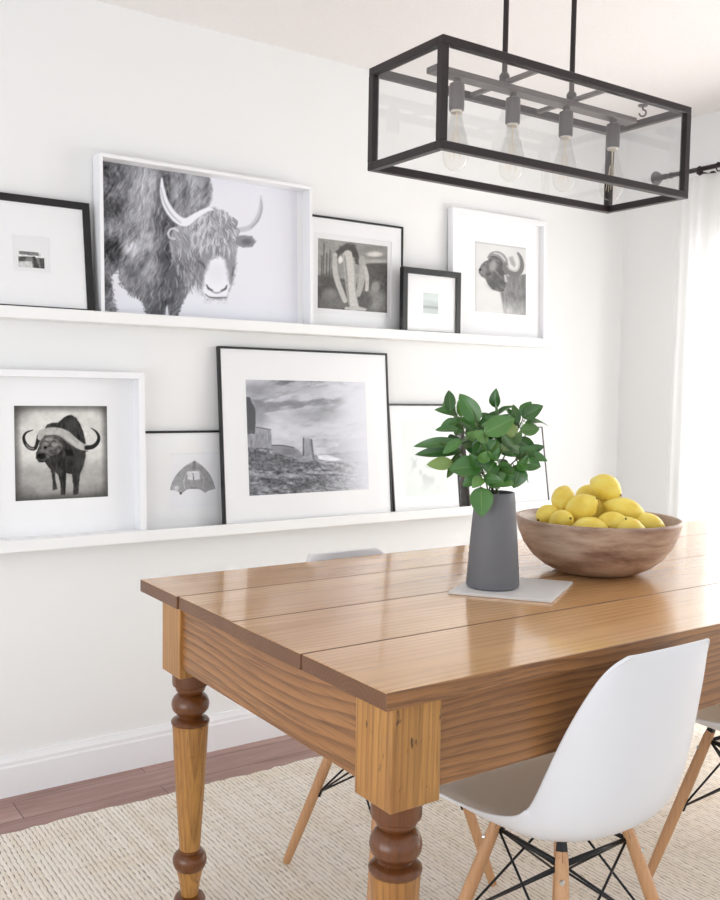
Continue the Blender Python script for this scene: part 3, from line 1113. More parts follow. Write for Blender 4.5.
# lower ledge
picture('white box frame with a dark standing buffalo print, leftmost on the lower ledge',
        .585, 1.095, .507, 2.741, LZ, .058, .018, .02, M['white'], .046, (.130, .125, .405, .402), None, paint_buffalo(), WARM, False, group=G_LO)
picture('thin black frame with a small grey wing print, behind the white buffalo box frame',
        1.063, 1.50, .324, 2.797, LZ, .015, .006, .0075, M['black'], .004, (.136, .072, .306, .252), None, paint_wing(), (.975, .98, 1.0), group=G_LO)
picture('large thin black frame with a desert butte landscape print on the lower ledge',
        1.362, 2.046, .603, 2.742, LZ, .018, .055, .0075, M['black'], .004, (.097, .106, .582, .493), None, paint_desert(), BLU, group=G_LO)
picture('thin black frame with a nearly blank pale print, behind the leaves of the vase',
        2.052, 2.378, .419, 2.742, LZ, .018, .055, .007, M['black'], .005, (.06, .07, .266, .35), None, paint_pale(), (.97, 1, .985), group=G_LO)
picture('thin grey frame with a blank white mat, rightmost on the lower ledge',
        2.424, 2.862, .328, 2.745, LZ, .016, .055, .0045, M['thin'], .004, (.12, .09, .31, .25), None, paint_pale(), (1, 1, 1), group=G_LO)

# ------------------------------------------------------------------ dining table
TX0, TX1, TY0, TY1, TH, TT = .7955, 2.985, 1.073, 2.0257, .78, .0275
tab = thing('dining_table', 'honey pine farmhouse dining table with thick turned legs', 'table', ((TX0 + TX1) / 2, (TY0 + TY1) / 2, 0))
tx, ty = tab.location.x, tab.location.y
rz0 = .0105   # feet rest on the rug


def L(x=0, y=0):
    return x - tx, y - ty


b = BM()
seams = [TY0, 1.315, 1.568, 1.818, TY1]
jit = [.0, .0015, -.001, .0022]
for i in range(4):
    box(b, TX0 - tx - jit[i], TX1 - tx, seams[i] - ty + .0007, seams[i + 1] - ty - .0007, TH - TT, TH, .0018, 2)
# underside cleat so that no light passes the seams
box(b, TX0 - tx + .03, TX1 - tx - .03, TY0 - ty + .03, TY1 - ty - .03, TH - TT - .004, TH - TT + .004)
o = obj('tabletop', b, M['table_top'], tab)
for mm in ('end_grain', 'apron', 'bounce_underside'):
    o.data.materials.append(M[mm])
for pl in o.data.polygons:
    yc = pl.center.y + ty
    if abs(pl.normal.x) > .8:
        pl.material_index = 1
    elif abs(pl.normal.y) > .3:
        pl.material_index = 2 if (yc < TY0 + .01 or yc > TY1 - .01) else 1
    elif pl.normal.z < -.8:
        pl.material_index = 3


def plank(co, g):
    y = co[:, 1] + ty
    k = np.clip(np.searchsorted(np.array(seams[1:4]), y), 0, 3)
    cen = np.array([(seams[i] + seams[i + 1]) / 2 for i in range(4)])[k]
    g[:, 0] += np.array([.0, 3.3, 7.1, 11.7])[k]
    g[:, 1] = y - cen + np.array([.03, -.04, .02, -.03])[k]
    g[:, 2] += np.array([.0, .4, .9, 1.3])[k] * 0 - TH + np.array([.02, .0, .05, .01])[k]
    return g


grain(o, 'x', per=plank)
AZ0, AZ1 = .606, TH - TT
b = BM()
box(b, .826 - tx, .848 - tx, 1.15 - ty, 1.92 - ty, AZ0, AZ1, .0015)
grain(obj('apron', b, M['apron'], tab), 'y', (2.1, 0, -.66), swap=True)
b = BM()
box(b, 2.933 - tx, 2.955 - tx, 1.15 - ty, 1.92 - ty, AZ0, AZ1, .0015)
grain(obj('apron', b, M['apron'], tab), 'y', (5.1, 0, -.7), swap=True)
b = BM()
box(b, .88 - tx, 2.91 - tx, 1.097 - ty, 1.119 - ty, AZ0, AZ1, .0015)
grain(obj('apron', b, M['apron'], tab), 'x', (8.2, 0, -.69), swap=True)
b = BM()
box(b, .88 - tx, 2.91 - tx, 1.927 - ty, 1.949 - ty, AZ0, AZ1, .0015)
grain(obj('apron', b, M['apron'], tab), 'x', (11.2, 0, -.68), swap=True)


def table_leg(x0, x1, y0, y1, k):
    cx, cy = (x0 + x1) / 2 - tx, (y0 + y1) / 2 - ty
    hx, hy = (x1 - x0) / 2, (y1 - y0) / 2
    off = (k * 1.7, -cx + .01 * k, -cy)
    b = BM()
    box(b, cx - hx, cx + hx, cy - hy, cy + hy, .586, AZ1, .003, 2)
    lg = grain(obj('leg', b, M['leg'], tab), 'z', off)
    b = BM()
    lathe(b, [(.018, .040), (.0195, .066), (.0205, .08), (.025, .11), (.030, .131), (.030, .134), (.022, .137), (.022, .172), (.0236, .178), (.0236, .184), (.0265, .228), (.032, .312),
              (.0365, .39), (.0395, .45), (.0405, .4665), (.0395, .4675), (.024, .4685), (.024, .59)], (cx, cy, 0), 40)
    grain(auto_smooth(obj('leg_shaft', b, M['leg'], lg), 35), 'z', off)
    # dark turned mouldings
    b = BM()
    lathe(b, [(.0405, .591), (.0407, .562), (.0395, .556), (.0335, .552), (.0335, .548), (.0315, .543), (.0275, .539), (.026, .5365), (.0305, .5345), (.0375, .528), (.0413, .519), (.0422, .511),
              (.040, .501), (.0345, .494), (.0278, .489), (.0268, .487), (.0290, .485), (.0278, .4825), (.033, .4805), (.0405, .4775), (.0428, .474), (.0424, .470), (.041, .4678), (.023, .4676)][::-1],
          (cx, cy, 0), 48)
    grain(auto_smooth(obj('turned_neck', b, M['turned'], lg), 35), 'z', off)
    b = BM()
    lathe(b, [(.023, .178), (.0252, .177), (.0256, .174), (.025, .171), (.031, .169), (.0362, .163), (.0385, .153), (.037, .143), (.0335, .135), (.030, .1315)][::-1], (cx, cy, 0), 48)
    grain(auto_smooth(obj('turned_ring', b, M['turned'], lg), 35), 'z', off)
    b = BM()
    lathe(b, [(.019, .0705), (.023, .071), (.032, .068), (.0358, .060), (.0345, .051), (.029, .046), (.027, .042), (.025, .026), (.022, rz0)][::-1], (cx, cy, 0), 48)
    grain(auto_smooth(obj('turned_foot', b, M['turned'], lg), 35), 'z', off)


table_leg(.818, .914, 1.090, 1.186, 0)
table_leg(.818, .914, 1.860, 1.956, 1)
table_leg(2.867, 2.963, 1.090, 1.186, 2)
table_leg(2.867, 2.963, 1.860, 1.956, 3)

# ------------------------------------------------------------------ moulded chairs
CP = [  # y, z, half width, edge lift
    (.212, .404, .150, .000), (.219, .414, .172, .000), (.220, .425, .188, .002), (.212, .435, .200, .005), (.185, .442, .208, .012), (.14, .443, .213, .022),
    (.08, .437, .2155, .034), (.02, .430, .215, .046), (-.034, .4246, .211, .061), (-.086, .4236, .205, .077), (-.1247, .4324, .1985, .0905), (-.152, .4544, .1945, .0885), (-.1697, .4871, .192, .085),
    (-.1822, .5305, .189, .0796), (-.192, .5796, .1835, .0724), (-.2008, .6288, .1751, .064), (-.2087, .6732, .1657, .0548), (-.2148, .7107, .1557, .0453), (-.2191, .7424, .1451, .0358),
    (-.2215, .7644, .1342, .0263), (-.2226, .7797, .1233, .0166), (-.2223, .7891, .1128, .0072), (-.2211, .7946, .1033, -.0010)]


def make_chair():
    t = thing('side_chair', '', 'chair', (0, 0, 0))
    NS = 25
    b = BM()
    rows = []
    n = len(CP)
    for i, (y, z, w, l) in enumerate(CP):
        y0_, z0_ = CP[max(i - 1, 0)][:2]
        y1_, z1_ = CP[min(i + 1, n - 1)][:2]
        d = Vector((0, y1_ - y0_, z1_ - z0_)).normalized()
        nrm = Vector((0, d.z, -d.y))          # towards the sitter: up over the seat, forward at the back
        if nrm.z < 0 and i < 10:
            nrm = -nrm
        row = []
        for k in range(NS):
            s = -1 + 2 * k / (NS - 1)
            a = abs(s)
            lift = l * a ** (2.6 if i < 10 else 2.1)
            if a > .93:
                lift -= .004 * (a - .93) / .07
            p = Vector((w * math.sin(s * PI / 2 * .88) / math.sin(PI / 2 * .88), y, z)) + nrm * lift
            row.append(b.verts.new(p))
        rows.append(row)
    for r0, r1 in zip(rows, rows[1:]):
        for k in range(NS - 1):
            b.faces.new((r0[k], r0[k + 1], r1[k + 1], r1[k]))
    bmesh.ops.recalc_face_normals(b, faces=b.faces)
    sh = obj('seat_shell', b, M['shell'], t, smooth=True)
    so = sh.modifiers.new('thick', 'SOLIDIFY')
    so.thickness = .0065
    so.offset = 0
    ss = sh.modifiers.new('sub', 'SUBSURF')
    ss.levels = 1
    ss.render_levels = 2
    # wooden dowel legs
    tops, lows = {}, {}
    for sx in (-1, 1):
        for sy in (-1, 1):
            a = Vector((sx * .088, sy * .082 + .008, .400))
            f = Vector((sx * .186, sy * .185 + .0, .012))
            b = BM()
            mids = [a.lerp(f, q) for q in (0, .04, .35, .7, .97, 1)]
            tube(b, mids, [.0105, .012, .0135, .0128, .0105, .0095], 16)
            lg = grain(auto_smooth(obj('leg', b, M['beech'], t), 50), 'z', (sx * 2 + sy, 0, 0))
            # steel bracket let into the leg's top, with a bolt
            d = (f - a).normalized()
            b = BM()
            tube(b, [a - d * .022, a + d * .018], [.0085, .0125], 4)
            obj('leg_bracket', b, M['wire'], lg)
            b = BM()
            outw = Vector((sx, sy, 0)).normalized()
            q = a.lerp(f, .11) + outw * .011
            tube(b, [q, q + outw * .005], [.0055, .004], 10)
            obj('bolt', b, M['chrome'], lg)
            tops[sx, sy] = a.lerp(f, .06) - outw * .008
            lows[sx, sy] = a.lerp(f, .50) - outw * .011
            b = BM()
            tube(b, [a.lerp(f, .475) - outw * .012, a.lerp(f, .525) - outw * .012], .0065, 8)
            obj('brace_lug', b, M['wire'], lg)
    b = BM()
    ring = [(-1, -1), (1, -1), (1, 1), (-1, 1)]
    for i in range(4):
        p, q = ring[i], ring[(i + 1) % 4]
        tube(b, [lows[p], tops[q]], .0026, 8)
        tube(b, [tops[p], lows[q]], .0026, 8)
        tube(b, [tops[p], tops[q]], .0045, 8)
    for p, q in (((-1, -1), (1, 1)), ((-1, 1), (1, -1))):
        tube(b, [lows[p], tops[q]], .0026, 8)
        tube(b, [tops[p], lows[q]], .0026, 8)
    obj('wire_base', b, M['wire'], t, smooth=True)
    return t


def copy_tree(o, parent=None):
    c = o.copy()
    COL.objects.link(c)
    if parent:
        c.parent = parent
    for ch in list(o.children):
        copy_tree(ch, c)
    return c


CH = [((1.322, 1.204, .0), 0, 'white moulded chair with wooden legs, nearest, its back to the camera'),
      ((2.08, 1.265, .0), 0, 'white moulded chair cut by the right edge, behind the nearest chair'),
      ((1.365, 1.825, .0), 180, 'white moulded chair on the wall side of the table, mostly hidden by it')]
ch0 = make_chair()
for i, (p, a, lab) in enumerate(CH):
    c = ch0 if i == 0 else copy_tree(ch0)
    c.location = p
    c.rotation_euler = (0, 0, math.radians(a))
    tag(c, lab, 'chair', 'moulded chairs around the table')

# ------------------------------------------------------------------ things on the table
tl = BM()
pts = [(1.305, 1.545), (1.438, 1.366), (1.627, 1.481), (1.494, 1.660)]
cx = sum(p[0] for p in pts) / 4
cy = sum(p[1] for p in pts) / 4
prism(tl, [(p[0] - cx, p[1] - cy) for p in pts], lambda p, a: (p[0], p[1], a), 0, .006)
bmesh.ops.recalc_face_normals(tl, faces=tl.faces)
o = obj('trivet', tl, M['tile'], None, loc=(cx, cy, TH + .0003))
mv = o.modifiers.new('bevel', 'BEVEL')
mv.width = .001
tag(o, 'thin square pale stone trivet under the grey vase on the table', 'trivet')
TZ = TH + .0065

VX, VY = 1.4265, 1.5355
b = BM()
VP = [(.001, 0), (.052, 0), (.0578, .002), (.0592, .006), (.0586, .02), (.0538, .09), (.049, .15), (.0452, .20), (.0442, .2105), (.0428, .2125), (.0405, .2115),
      (.040, .20), (.0435, .15), (.048, .09), (.052, .02), (.05, .012), (.001, .011)]
lathe(b, VP, (0, 0, 0), 64)
vase = auto_smooth(obj('vase', b, M['vase'], None, loc=(VX, VY, TZ)), 50)
tag(vase, 'tapered matte grey vase of green leaves on the table', 'vase')

# ---- leafy sprigs
VDEPTH = (Vector((VX, VY, 1.0)) - CO).dot(CF)


def leaf(bm, base, tip, nrm, wid, curl, layer, tone):
    ax = tip - base
    Ln = ax.length
    ax.normalize()
    nrm = (nrm - ax * nrm.dot(ax)).normalized()
    side = ax.cross(nrm)
    NU, NV = 10, 6
    grid = []
    for i in range(NU + 1):
        u = i / NU
        w = wid * .5 * (math.sin(PI * u ** .82) ** .8 if 0 < u < 1 else .0) + .0004
        row = []
        for j in range(NV + 1):
            s = -1 + 2 * j / NV
            p = base + ax * (u * Ln) + side * (s * w) + nrm * (abs(s) ** 1.3 * w * .33 - curl * Ln * (u - .35) ** 2 + .03 * wid * math.sin(u * 9 + s * 2) * abs(s))
            v = bm.verts.new(p)
            v[layer] = Vector((u, s, tone))
            row.append(v)
        grid.append(row)
    for a, c in zip(grid, grid[1:]):
        for j in range(NV):
            bm.faces.new((a[j], a[j + 1], c[j + 1], c[j]))


def zp(x, y):   # measuring coordinates of the enlarged crop -> photo pixels
    return x / 3.6 + 370, y / 3.6 + 370


MOUTH = Vector((VX, VY, TZ + .205))
# sprig: stem waypoints (crop px), depth offsets; leaves: base, tip (crop px), width m, depth offset, tone
SPR = [
    ('leafy sprig leaning furthest left out of the grey vase', [(420, 400), (360, 330), (300, 275), (250, 262)], .0, [
        ((330, 262), (155, 264), .026, .0, .25), ((335, 290), (160, 300), .028, .01, .1), ((300, 335), (205, 340), .030, -.02, .92),
        ((320, 215), (232, 212), .022, .03, .3), ((330, 250), (262, 300), .024, -.03, .55), ((320, 300), (280, 390), .022, .02, .3)]),
    ('short leafy sprig at upper left with one upright dark leaf', [(425, 400), (375, 290), (320, 190), (295, 140)], .035, [
        ((290, 150), (284, 70), .026, .0, .1), ((315, 160), (236, 136), .022, .01, .35), ((322, 185), (250, 200), .024, .0, .4),
        ((330, 170), (318, 110), .016, -.01, .75), ((335, 200), (300, 230), .03, .0, .5), ((345, 235), (400, 185), .03, .01, .35)]),
    ('leafy sprig with a broad upright leaf left of the centre', [(430, 400), (405, 290), (385, 200), (372, 150)], -.01, [
        ((392, 190), (322, 84), .042, .0, .5), ((385, 235), (312, 160), .032, .015, .42), ((400, 220), (452, 140), .024, .03, .25),
        ((395, 260), (345, 225), .03, -.02, .7), ((405, 240), (420, 160), .03, .02, .3), ((400, 300), (340, 260), .03, .01, .2)]),
    ('tallest leafy sprig, ending in one small upright leaf', [(440, 400), (440, 290), (448, 190), (452, 145)], .03, [
        ((451, 138), (451, 68), .026, .0, .3), ((450, 165), (518, 122), .022, .0, .45), ((448, 195), (395, 150), .022, .01, .6),
        ((445, 230), (480, 290), .032, .0, .2), ((445, 240), (400, 310), .032, .0, .15), ((448, 205), (500, 160), .026, .01, .5)]),
    ('front leafy sprig with one large bright leaf spread right', [(435, 410), (425, 320), (415, 250), (410, 228)], -.05, [
        ((410, 228), (522, 172), .046, -.01, .62), ((425, 260), (372, 220), .03, .0, .75), ((425, 300), (455, 250), .04, .01, .4), ((428, 330), (392, 300), .034, -.01, .72),
        ((422, 290), (462, 325), .034, .0, .55), ((410, 250), (390, 330), .05, .015, .3)]),
    ('leafy sprig at upper right with pointed dark leaves', [(450, 400), (490, 300), (530, 220), (550, 175)], .0, [
        ((548, 170), (622, 128), .034, -.01, .2), ((545, 165), (578, 110), .026, .01, .5), ((528, 200), (520, 120), .022, .01, .3), ((535, 205), (490, 130), .022, .02, .45),
        ((540, 215), (612, 212), .030, .0, .7), ((530, 235), (480, 200), .030, -.01, .95), ((525, 250), (600, 290), .032, .0, .2), ((510, 270), (540, 320), .028, -.02, .97)]),
    ('leafy sprig leaning right and low over the bowl side', [(455, 410), (500, 350), (545, 310), (570, 290)], -.015, [
        ((560, 300), (628, 270), .022, .01, .15), ((545, 325), (616, 348), .036, -.01, .45), ((540, 345), (520, 425), .042, -.02, .35),
        ((525, 320), (600, 275), .032, .01, .4), ((515, 345), (580, 400), .03, .0, .2), ((530, 330), (570, 360), .034, -.02, .55), ((520, 355), (448, 388), .05, -.03, .4)]),
    ('leafy sprig drooping low over the front rim of the vase', [(425, 430), (405, 395), (398, 385), (392, 390)], -.045, [
        ((400, 420), (402, 528), .050, -.018, .55), ((405, 350), (285, 350), .050, -.01, .4), ((395, 385), (330, 415), .032, .0, .5), ((405, 385), (370, 420), .026, -.015, .85),
        ((415, 375), (470, 425), .034, .01, .6), ((420, 370), (450, 330), .044, .0, .3), ((430, 390), (520, 410), .036, .01, .65)]),
]
r2 = random.Random(5)
for lab, way, doff, leaves in SPR:
    w3 = [at_depth(*zp(*p), VDEPTH + doff * min(1, k / 2 + .2)) for k, p in enumerate(way)]
    root = Vector((VX + r2.uniform(-.02, .02), VY + r2.uniform(-.02, .02), TZ + .03))
    mouth = MOUTH + Vector((r2.uniform(-.016, .016), r2.uniform(-.016, .016), 0))
    ctrl = [root, mouth] + w3[1:]
    # smooth the stem
    path = []
    for i in range(len(ctrl) - 1):
        p0, p1, p2, p3 = ctrl[max(i - 1, 0)], ctrl[i], ctrl[i + 1], ctrl[min(i + 2, len(ctrl) - 1)]
        for f in (0, .25, .5, .75):
            path.append(.5 * (2 * p1 + (p2 - p0) * f + (2 * p0 - 5 * p1 + 4 * p2 - p3) * f * f + (3 * p1 - p0 - 3 * p2 + p3) * f ** 3))
    path.append(ctrl[-1])
    t = thing('leafy_sprig', lab, 'plant', root, group='leafy sprigs in the grey vase')
    bs, bl = BM(), BM()
    lay = bl.verts.layers.float_vector.new('leafco')
    tube(bs, [p - root for p in path], [.0022 - .0012 * i / len(path) for i in range(len(path))], 8)
    specs = []
    for bp, tp, w, dd, tone in leaves:
        base = at_depth(*zp(*bp), VDEPTH + doff + dd * .6)
        tip = at_depth(*zp(*tp), VDEPTH + doff + dd + r2.uniform(-.015, .015))
        nrm = (-CF + Vector((r2.uniform(-.5, .5), r2.uniform(-.5, .5), r2.uniform(.1, .9))))
        specs.append((base, tip, nrm, w, r2.uniform(.1, .45), tone))
    for k in range(7):   # leaves seen only between the others
        q = path[6 + int(r2.random() * (len(path) - 8))] if len(path) > 9 else path[-1]
        dv = Vector((r2.uniform(-1, 1), r2.uniform(-1, 1), r2.uniform(-.3, 1))) + CF * .5
        dv.normalize()
        base = q + dv * .010
        specs.append((base, base + dv * r2.uniform(.04, .058), Vector((r2.uniform(-1, 1), r2.uniform(-1, 1), r2.uniform(0, 1))), r2.uniform(.022, .032), r2.uniform(.1, .5), r2.uniform(0, .7)))
    for base, tip, nrm, w, curl, tone in specs:
        leaf(bl, base - root, tip - root, nrm, w, curl, lay, tone)
        j = min(range(5, len(path)), key=lambda k_: (path[k_] - base).length)
        tube(bs, [path[j] - root, (path[j] + base) / 2 - root + Vector((0, 0, .003)), base - root + (tip - base).normalized() * .004], .0009, 6)
    obj('stem', bs, M['stem'], t, smooth=True)
    obj('leaves', bl, M['leaf'], t, smooth=True)

# ---- bowl
BX, BY = 1.797, 1.562
b = BM()
BP = [(.001, .0), (.082, .0), (.100, .004), (.130, .018), (.158, .040), (.180, .070), (.193, .100), (.2005, .128), (.2015, .1325), (.1995, .1355), (.195, .136), (.1915, .133),
      (.184, .102), (.171, .074), (.150, .046), (.124, .026), (.096, .0145), (.05, .011), (.001, .010)]
lathe(b, BP, (0, 0, 0), 96)
bowl = auto_smooth(obj('bowl', b, M['bowl'], None, loc=(BX, BY, TH + .0003)), 50)
tag(bowl, 'wide weathered wooden bowl full of lemons on the table', 'bowl')

# ---- lemons
BD = (Vector((BX, BY, .9)) - CO).dot(CF)
LEM = [  # photo px centre, depth offset, length, radius, axis (right, up, toward camera), label
    ((605.5, 487.5), .0, .076, .0325, (.75, -.45, .75), 'lemon on the very top of the bowl pile'),
    ((563, 499), .015, .074, .0285, (-.35, -.7, .7), 'lemon at upper left of the pile, left of the topmost'),
    ((581, 508.5), -.045, .080, .0335, (.7, .55, .5), 'big front lemon tilted up in the middle left of the pile'),
    ((624.5, 509.5), -.03, .088, .0285, (.95, -.28, .2), 'long lemon lying right under the topmost lemon'),
    ((547.5, 515.5), -.02, .064, .0265, (-.75, -.25, .7), 'lemon at the far left edge of the pile with its tip showing'),
    ((561.5, 521), -.07, .066, .0270, (.3, .2, .8), 'small low lemon left of the big front lemon'),
    ((588.5, 529), -.105, .078, .0290, (.96, .1, .2), 'low lemon at the front rim below the big tilted lemon'),
    ((598, 508), .03, .076, .0300, (.3, .8, .3), 'lemon tucked behind the big front lemon'),
    ((610, 524), -.085, .074, .0290, (.6, .3, .6), 'low front lemon in the middle right of the pile'),
    ((627, 528.5), -.10, .076, .0280, (.95, -.15, .2), 'low front lemon at the rim right of the middle'),
    ((648, 524), -.04, .076, .0270, (.93, -.32, .1), 'lemon at the far right end of the pile'),
    ((588, 496), .075, .074, .0290, (.4, .3, .8), 'lemon at the back of the pile, half hidden by others'),
]
# fruit below, bearing the pile, hidden by it and the bowl
BASE = [(-.075, .015), (-.01, .075), (.07, .03), (.05, -.055), (-.03, -.06), (.0, .005)]


def lemon_bm(Ln, R):
    b = BM()
    prof = []
    N = 26
    for i in range(N + 1):
        a = PI * i / N
        z = -math.cos(a)
        r = max(math.sin(a), 0.) ** .92
        zz = z * .5 * Ln
        if abs(z) > .86:
            e = (abs(z) - .86) / .14
            r = max(r * (1 - .25 * e), .02)
            zz += math.copysign(.007 * e ** .7, z)
        prof.append((max(r * R, .0012), zz))
    lathe(b, prof, (0, 0, 0), 28)
    return b


for (u, v), dd, Ln, R, ax, lab in LEM:
    p = at_depth(u, v, BD + dd)
    A = CR2 * ax[0] + CU2 * ax[1] - CF * ax[2]
    q = Vector((0, 0, 1)).rotation_difference(A.normalized())
    o = auto_smooth(obj('lemon', lemon_bm(Ln, R), M['lemon'], None), 60)
    o.location = p
    o.rotation_euler = q.to_euler()
    tag(o, lab, 'lemon', 'lemons in the wooden bowl')
    b = BM()
    lathe(b, [(.001, .0005), (.0032, 0), (.0026, .0022), (.0008, .0026)], (0, 0, Ln * .5 + .0063), 8)
    obj('stem_end', b, M['stub'], o)
# ------------------------------------------------------------------ pendant light
PX0, PX1, PY0, PY1, PZ0, PZ1 = 1.161, 1.923, 1.426, 1.672, 1.687, 1.901
pc = ((PX0 + PX1) / 2, (PY0 + PY1) / 2, PZ0)
pen = thing('pendant_light', 'black rectangular glass box pendant light with four bulbs above the table', 'lamp', pc)
hx, hy, hz = (PX1 - PX0) / 2, (PY1 - PY0) / 2, PZ1 - PZ0
w = .0165
b = BM()
for sy in (-1, 1):
    for z in (0, hz - w):
        ya, yb_ = sorted((sy * hy, sy * (hy - w)))
        box(b, -hx, hx, ya, yb_, z, z + w, .0012, 1)
for sx in (-1, 1):
    for z in (0, hz - w):
        xa, xb = sorted((sx * hx, sx * (hx - w)))
        box(b, xa, xb, -hy + w, hy - w, z, z + w, .0012, 1)
    for sy in (-1, 1):
        xa, xb = sorted((sx * hx, sx * (hx - w)))
        ya, yb_ = sorted((sy * hy, sy * (hy - w)))
        box(b, xa, xb, ya, yb_, w, hz - w, .0008, 1)
obj('frame', b, M['metal'], pen)
for sy in (-1, 1):
    b = BM()
    y = sy * (hy - w * .5)
    box(b, -hx + w, hx - w, y - .0015, y + .0015, w, hz - w)
    obj('glass_pane', b, M['pane'], pen)
for sx in (-1, 1):
    b = BM()
    x = sx * (hx - w * .5)
    box(b, x - .0015, x + .0015, -hy + w, hy - w, w, hz - w)
    obj('glass_pane', b, M['pane'], pen)
zb = 1.876 - PZ0
b = BM()
box(b, 1.232 - pc[0], 1.858 - pc[0], -.017, .017, zb, zb + .013, .0015, 1)
obj('lamp_bar', b, M['socket'], pen)
for x in (1.436, 1.646):
    b = BM()
    box(b, x - pc[0] - .006, x - pc[0] + .006, -hy + w - .001, hy - w + .001, zb + .013, zb + .022, .001, 1)
    obj('cross_bar', b, M['socket'], pen)
    b = BM()
    tube(b, [(x - pc[0], 0, zb + .010), (x - pc[0], 0, CEIL - PZ0 - .02)], .006, 16)
    lathe(b, [(.011, 0), (.0115, .012), (.008, .018)], (x - pc[0], 0, zb + .02), 16)
    obj('hanging_rod', b, M['metal'], pen, smooth=False)
b = BM()
box(b, -.19, .19, -.055, .055, CEIL - PZ0 - .024, CEIL - PZ0 - .0005, .003)
obj('ceiling_canopy', b, M['metal'], pen)
for x in (1.302, 1.4635, 1.6305, 1.792):
    b = BM()
    x_ = x - pc[0]
    lathe(b, [(.008, zb + .002), (.008, zb - .008), (.0155, zb - .011), (.0162, zb - .016), (.0162, zb - .062), (.0150, zb - .066), (.0125, zb - .066)][::-1], (x_, 0, 0), 28)
    so = auto_smooth(obj('socket', b, M['socket'], pen), 35)
    b = BM()
    lathe(b, [(.0125, zb - .060), (.0125, zb - .069), (.011, zb - .071)][::-1], (x_, 0, 0), 24)
    obj('bulb_cap', b, M['cap'], so, smooth=True)
    b = BM()
    lathe(b, [(.0118, 0), (.0122, -.008), (.015, -.022), (.021, -.042), (.0262, -.062), (.0282, -.080), (.027, -.096), (.0215, -.110), (.012, -.118), (.001, -.121)][::-1],
          (x_, 0, zb - .070), 28, False, False)
    bu = obj('bulb', b, M['bulb'], so, smooth=True)
    b = BM()
    tube(b, [(x_, 0, zb - .070), (x_, 0, zb - .110)], [.0016, .0008], 8)
    for k in range(5):
        a0, a1 = 2 * PI * k / 5, 2 * PI * (k + .5) / 5
        tube(b, [(x_ + .005 * math.cos(a0), .005 * math.sin(a0), zb - .108), (x_ + .013 * math.cos(a0), .013 * math.sin(a0), zb - .168)], .00035, 5)
        tube(b, [(x_ + .013 * math.cos(a0), .013 * math.sin(a0), zb - .168), (x_ + .005 * math.cos(a1), .005 * math.sin(a1), zb - .108)], .00035, 5)
    obj('filament', b, M['filament'], bu)

# ------------------------------------------------------------------ ceiling hook
hk = thing('ceiling_hook', 'small grey hook screwed into the ceiling behind the pendant light', 'hook', (3.056, 2.495, CEIL))
b = BM()
lathe(b, [(.003, -.006), (.018, -.005), (.020, -.0005)], (0, 0, 0), 24)
obj('hook_plate', b, M['socket'], hk)
b = BM()
P = [(0, 0, -.004), (0, 0, -.018)]
for k in range(12):
    a = math.radians(95 - k * 25)
    P.append((.7071 * .013 * math.cos(a), -.7071 * .013 * math.cos(a), -.031 + .013 * math.sin(a)))
tube(b, P, .0036, 8)
obj('hook_arm', b, M['socket'], hk, smooth=True)

# ------------------------------------------------------------------ curtain rod and sheer curtain
RXX, RZ = 3.262, 2.121
rod = thing('curtain_rod', 'dark iron curtain rod with a flared end above the window', 'curtain rod', (RXX, 2.57, RZ))
b = BM()
tube(b, [(0, -2.35, 0), (0, -.02, 0)], .0095, 14)
obj('pole', b, M['rod'], rod, smooth=True)
b = BM()
prof = [(.007, -.075), (.0125, -.068), (.0125, -.06), (.009, -.05), (.0115, -.04), (.0125, -.034), (.010, -.026), (.016, -.012), (.027, .004), (.030, .012), (.027, .018), (.012, .021)]
rings = lathe(b, prof, (0, 0, 0), 24)
bmesh.ops.rotate(b, verts=b.verts, cent=(0, 0, 0), matrix=Matrix.Rotation(-PI / 2, 3, 'X'))
obj('finial', b, M['rod'], rod, smooth=True)
b = BM()
box(b, -.006, WX - RXX, -.20, -.188, -.018, -.006, .001, 1)
lathe(b, [(.020, 0), (.020, .004)], (0, 0, 0), 16)
vs = [v for v in b.verts if abs(v.co.z) < .0045 and abs(v.co.x) < .0205 and abs(v.co.y) < .0205]
for v in vs:
    v.co = Vector((WX - RXX - v.co.z, -.194 + v.co.y, -.012 + v.co.x))
obj('bracket', b, M['rod'], rod)
yy = -.115
k = 0
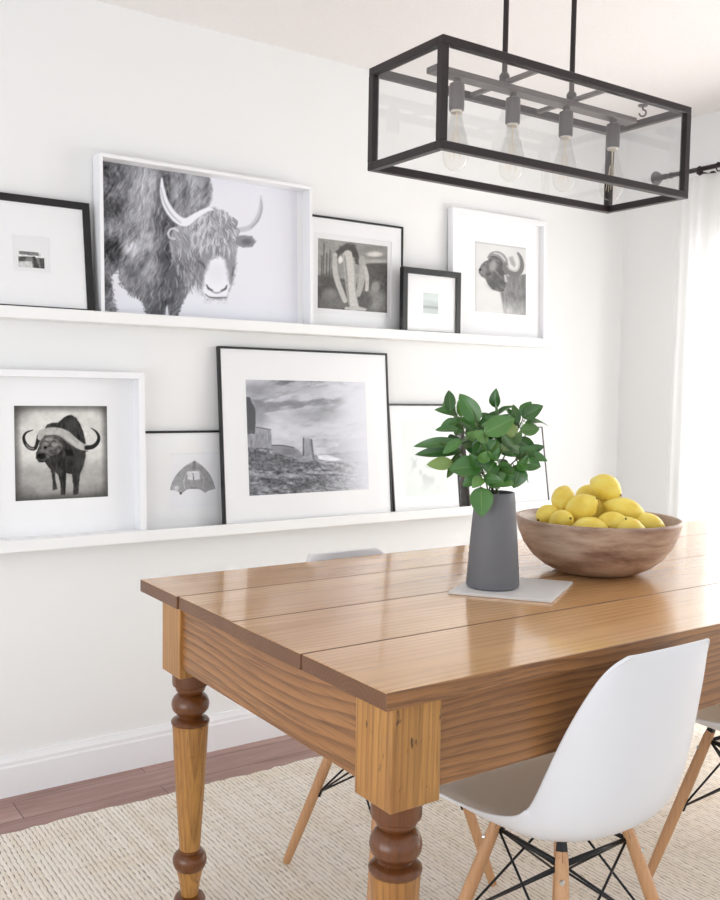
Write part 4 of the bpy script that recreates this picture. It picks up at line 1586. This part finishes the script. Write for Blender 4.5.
while yy > -2.3:
    b = BM()
    n1, n2 = 20, 8
    R_, r_ = .0165, .0028
    vv = [[b.verts.new(((R_ + r_ * math.cos(2 * PI * j / n2)) * math.cos(2 * PI * i / n1), yy + r_ * math.sin(2 * PI * j / n2),
                        (R_ + r_ * math.cos(2 * PI * j / n2)) * math.sin(2 * PI * i / n1) - .006)) for j in range(n2)] for i in range(n1)]
    for i in range(n1):
        for j in range(n2):
            b.faces.new((vv[i][j], vv[(i + 1) % n1][j], vv[(i + 1) % n1][(j + 1) % n2], vv[i][(j + 1) % n2]))
    obj('curtain_ring', b, M['rod'], rod, smooth=True)
    yy -= .085

b = BM()
cy0, cy1 = 2.475, .25
NY, NZ = 300, 14
cols = []
for i in range(NY + 1):
    y = cy0 + (cy1 - cy0) * i / NY
    col = []
    for j in range(NZ + 1):
        f = j / NZ
        z = (RZ - .026) * f + .014 * (1 - f)
        amp = .022 * (1 - .35 * f)
        x = amp * math.sin((cy0 - y) / .085 * 2 * PI * .5 + .5 * math.sin(y * 9)) + .006 * math.sin(y * 61 + f * 1.5) + .004 * math.sin(y * 130 + 2 * f)
        col.append(b.verts.new((x, y, z)))
    cols.append(col)
for a, c in zip(cols, cols[1:]):
    for j in range(NZ):
        b.faces.new((a[j], c[j], c[j + 1], a[j + 1]))
cur = obj('curtain', b, M['sheer'], None, smooth=True, loc=(RXX, 0, 0))
tag(cur, 'sheer white curtain hanging from the dark rod over the window', 'curtain')

# ------------------------------------------------------------------ light
wd = bpy.data.worlds.new('daylight')
sc.world = wd
wd.use_nodes = True
wn = wd.node_tree.nodes
bg = wn['Background']
bg.inputs[0].default_value = (.895, .945, 1.0, 1)
bg.inputs[1].default_value = 1.35

la = bpy.data.lights.new('window_daylight', 'AREA')
la.shape = 'RECTANGLE'
la.size, la.size_y = 1.75, 1.95
la.energy = 112
la.color = (1, .99, .97)
lo = bpy.data.objects.new('window_daylight', la)
COL.objects.link(lo)
lo.location = (WX + .35, 1.34, .98)
lo.rotation_euler = (0, PI / 2, 0)

lb = bpy.data.lights.new('left_fill_light', 'AREA')  # added fill lamp out of view, brightens the seat under the table
lb.shape = 'RECTANGLE'
lb.size, lb.size_y = 2.0, 1.2
lb.energy = 30
lb.color = (.94, .97, 1)
lp = bpy.data.objects.new('left_fill_light', lb)
COL.objects.link(lp)
lp.location = (-1.5, .8, .7)
lp.rotation_euler = (PI / 2, 0, -PI / 2)

sc.view_settings.view_transform = 'Standard'
sc.view_settings.look = 'None'
sc.view_settings.gamma = 1
sc.view_settings.use_curve_mapping = False
sc.view_settings.exposure = -.25
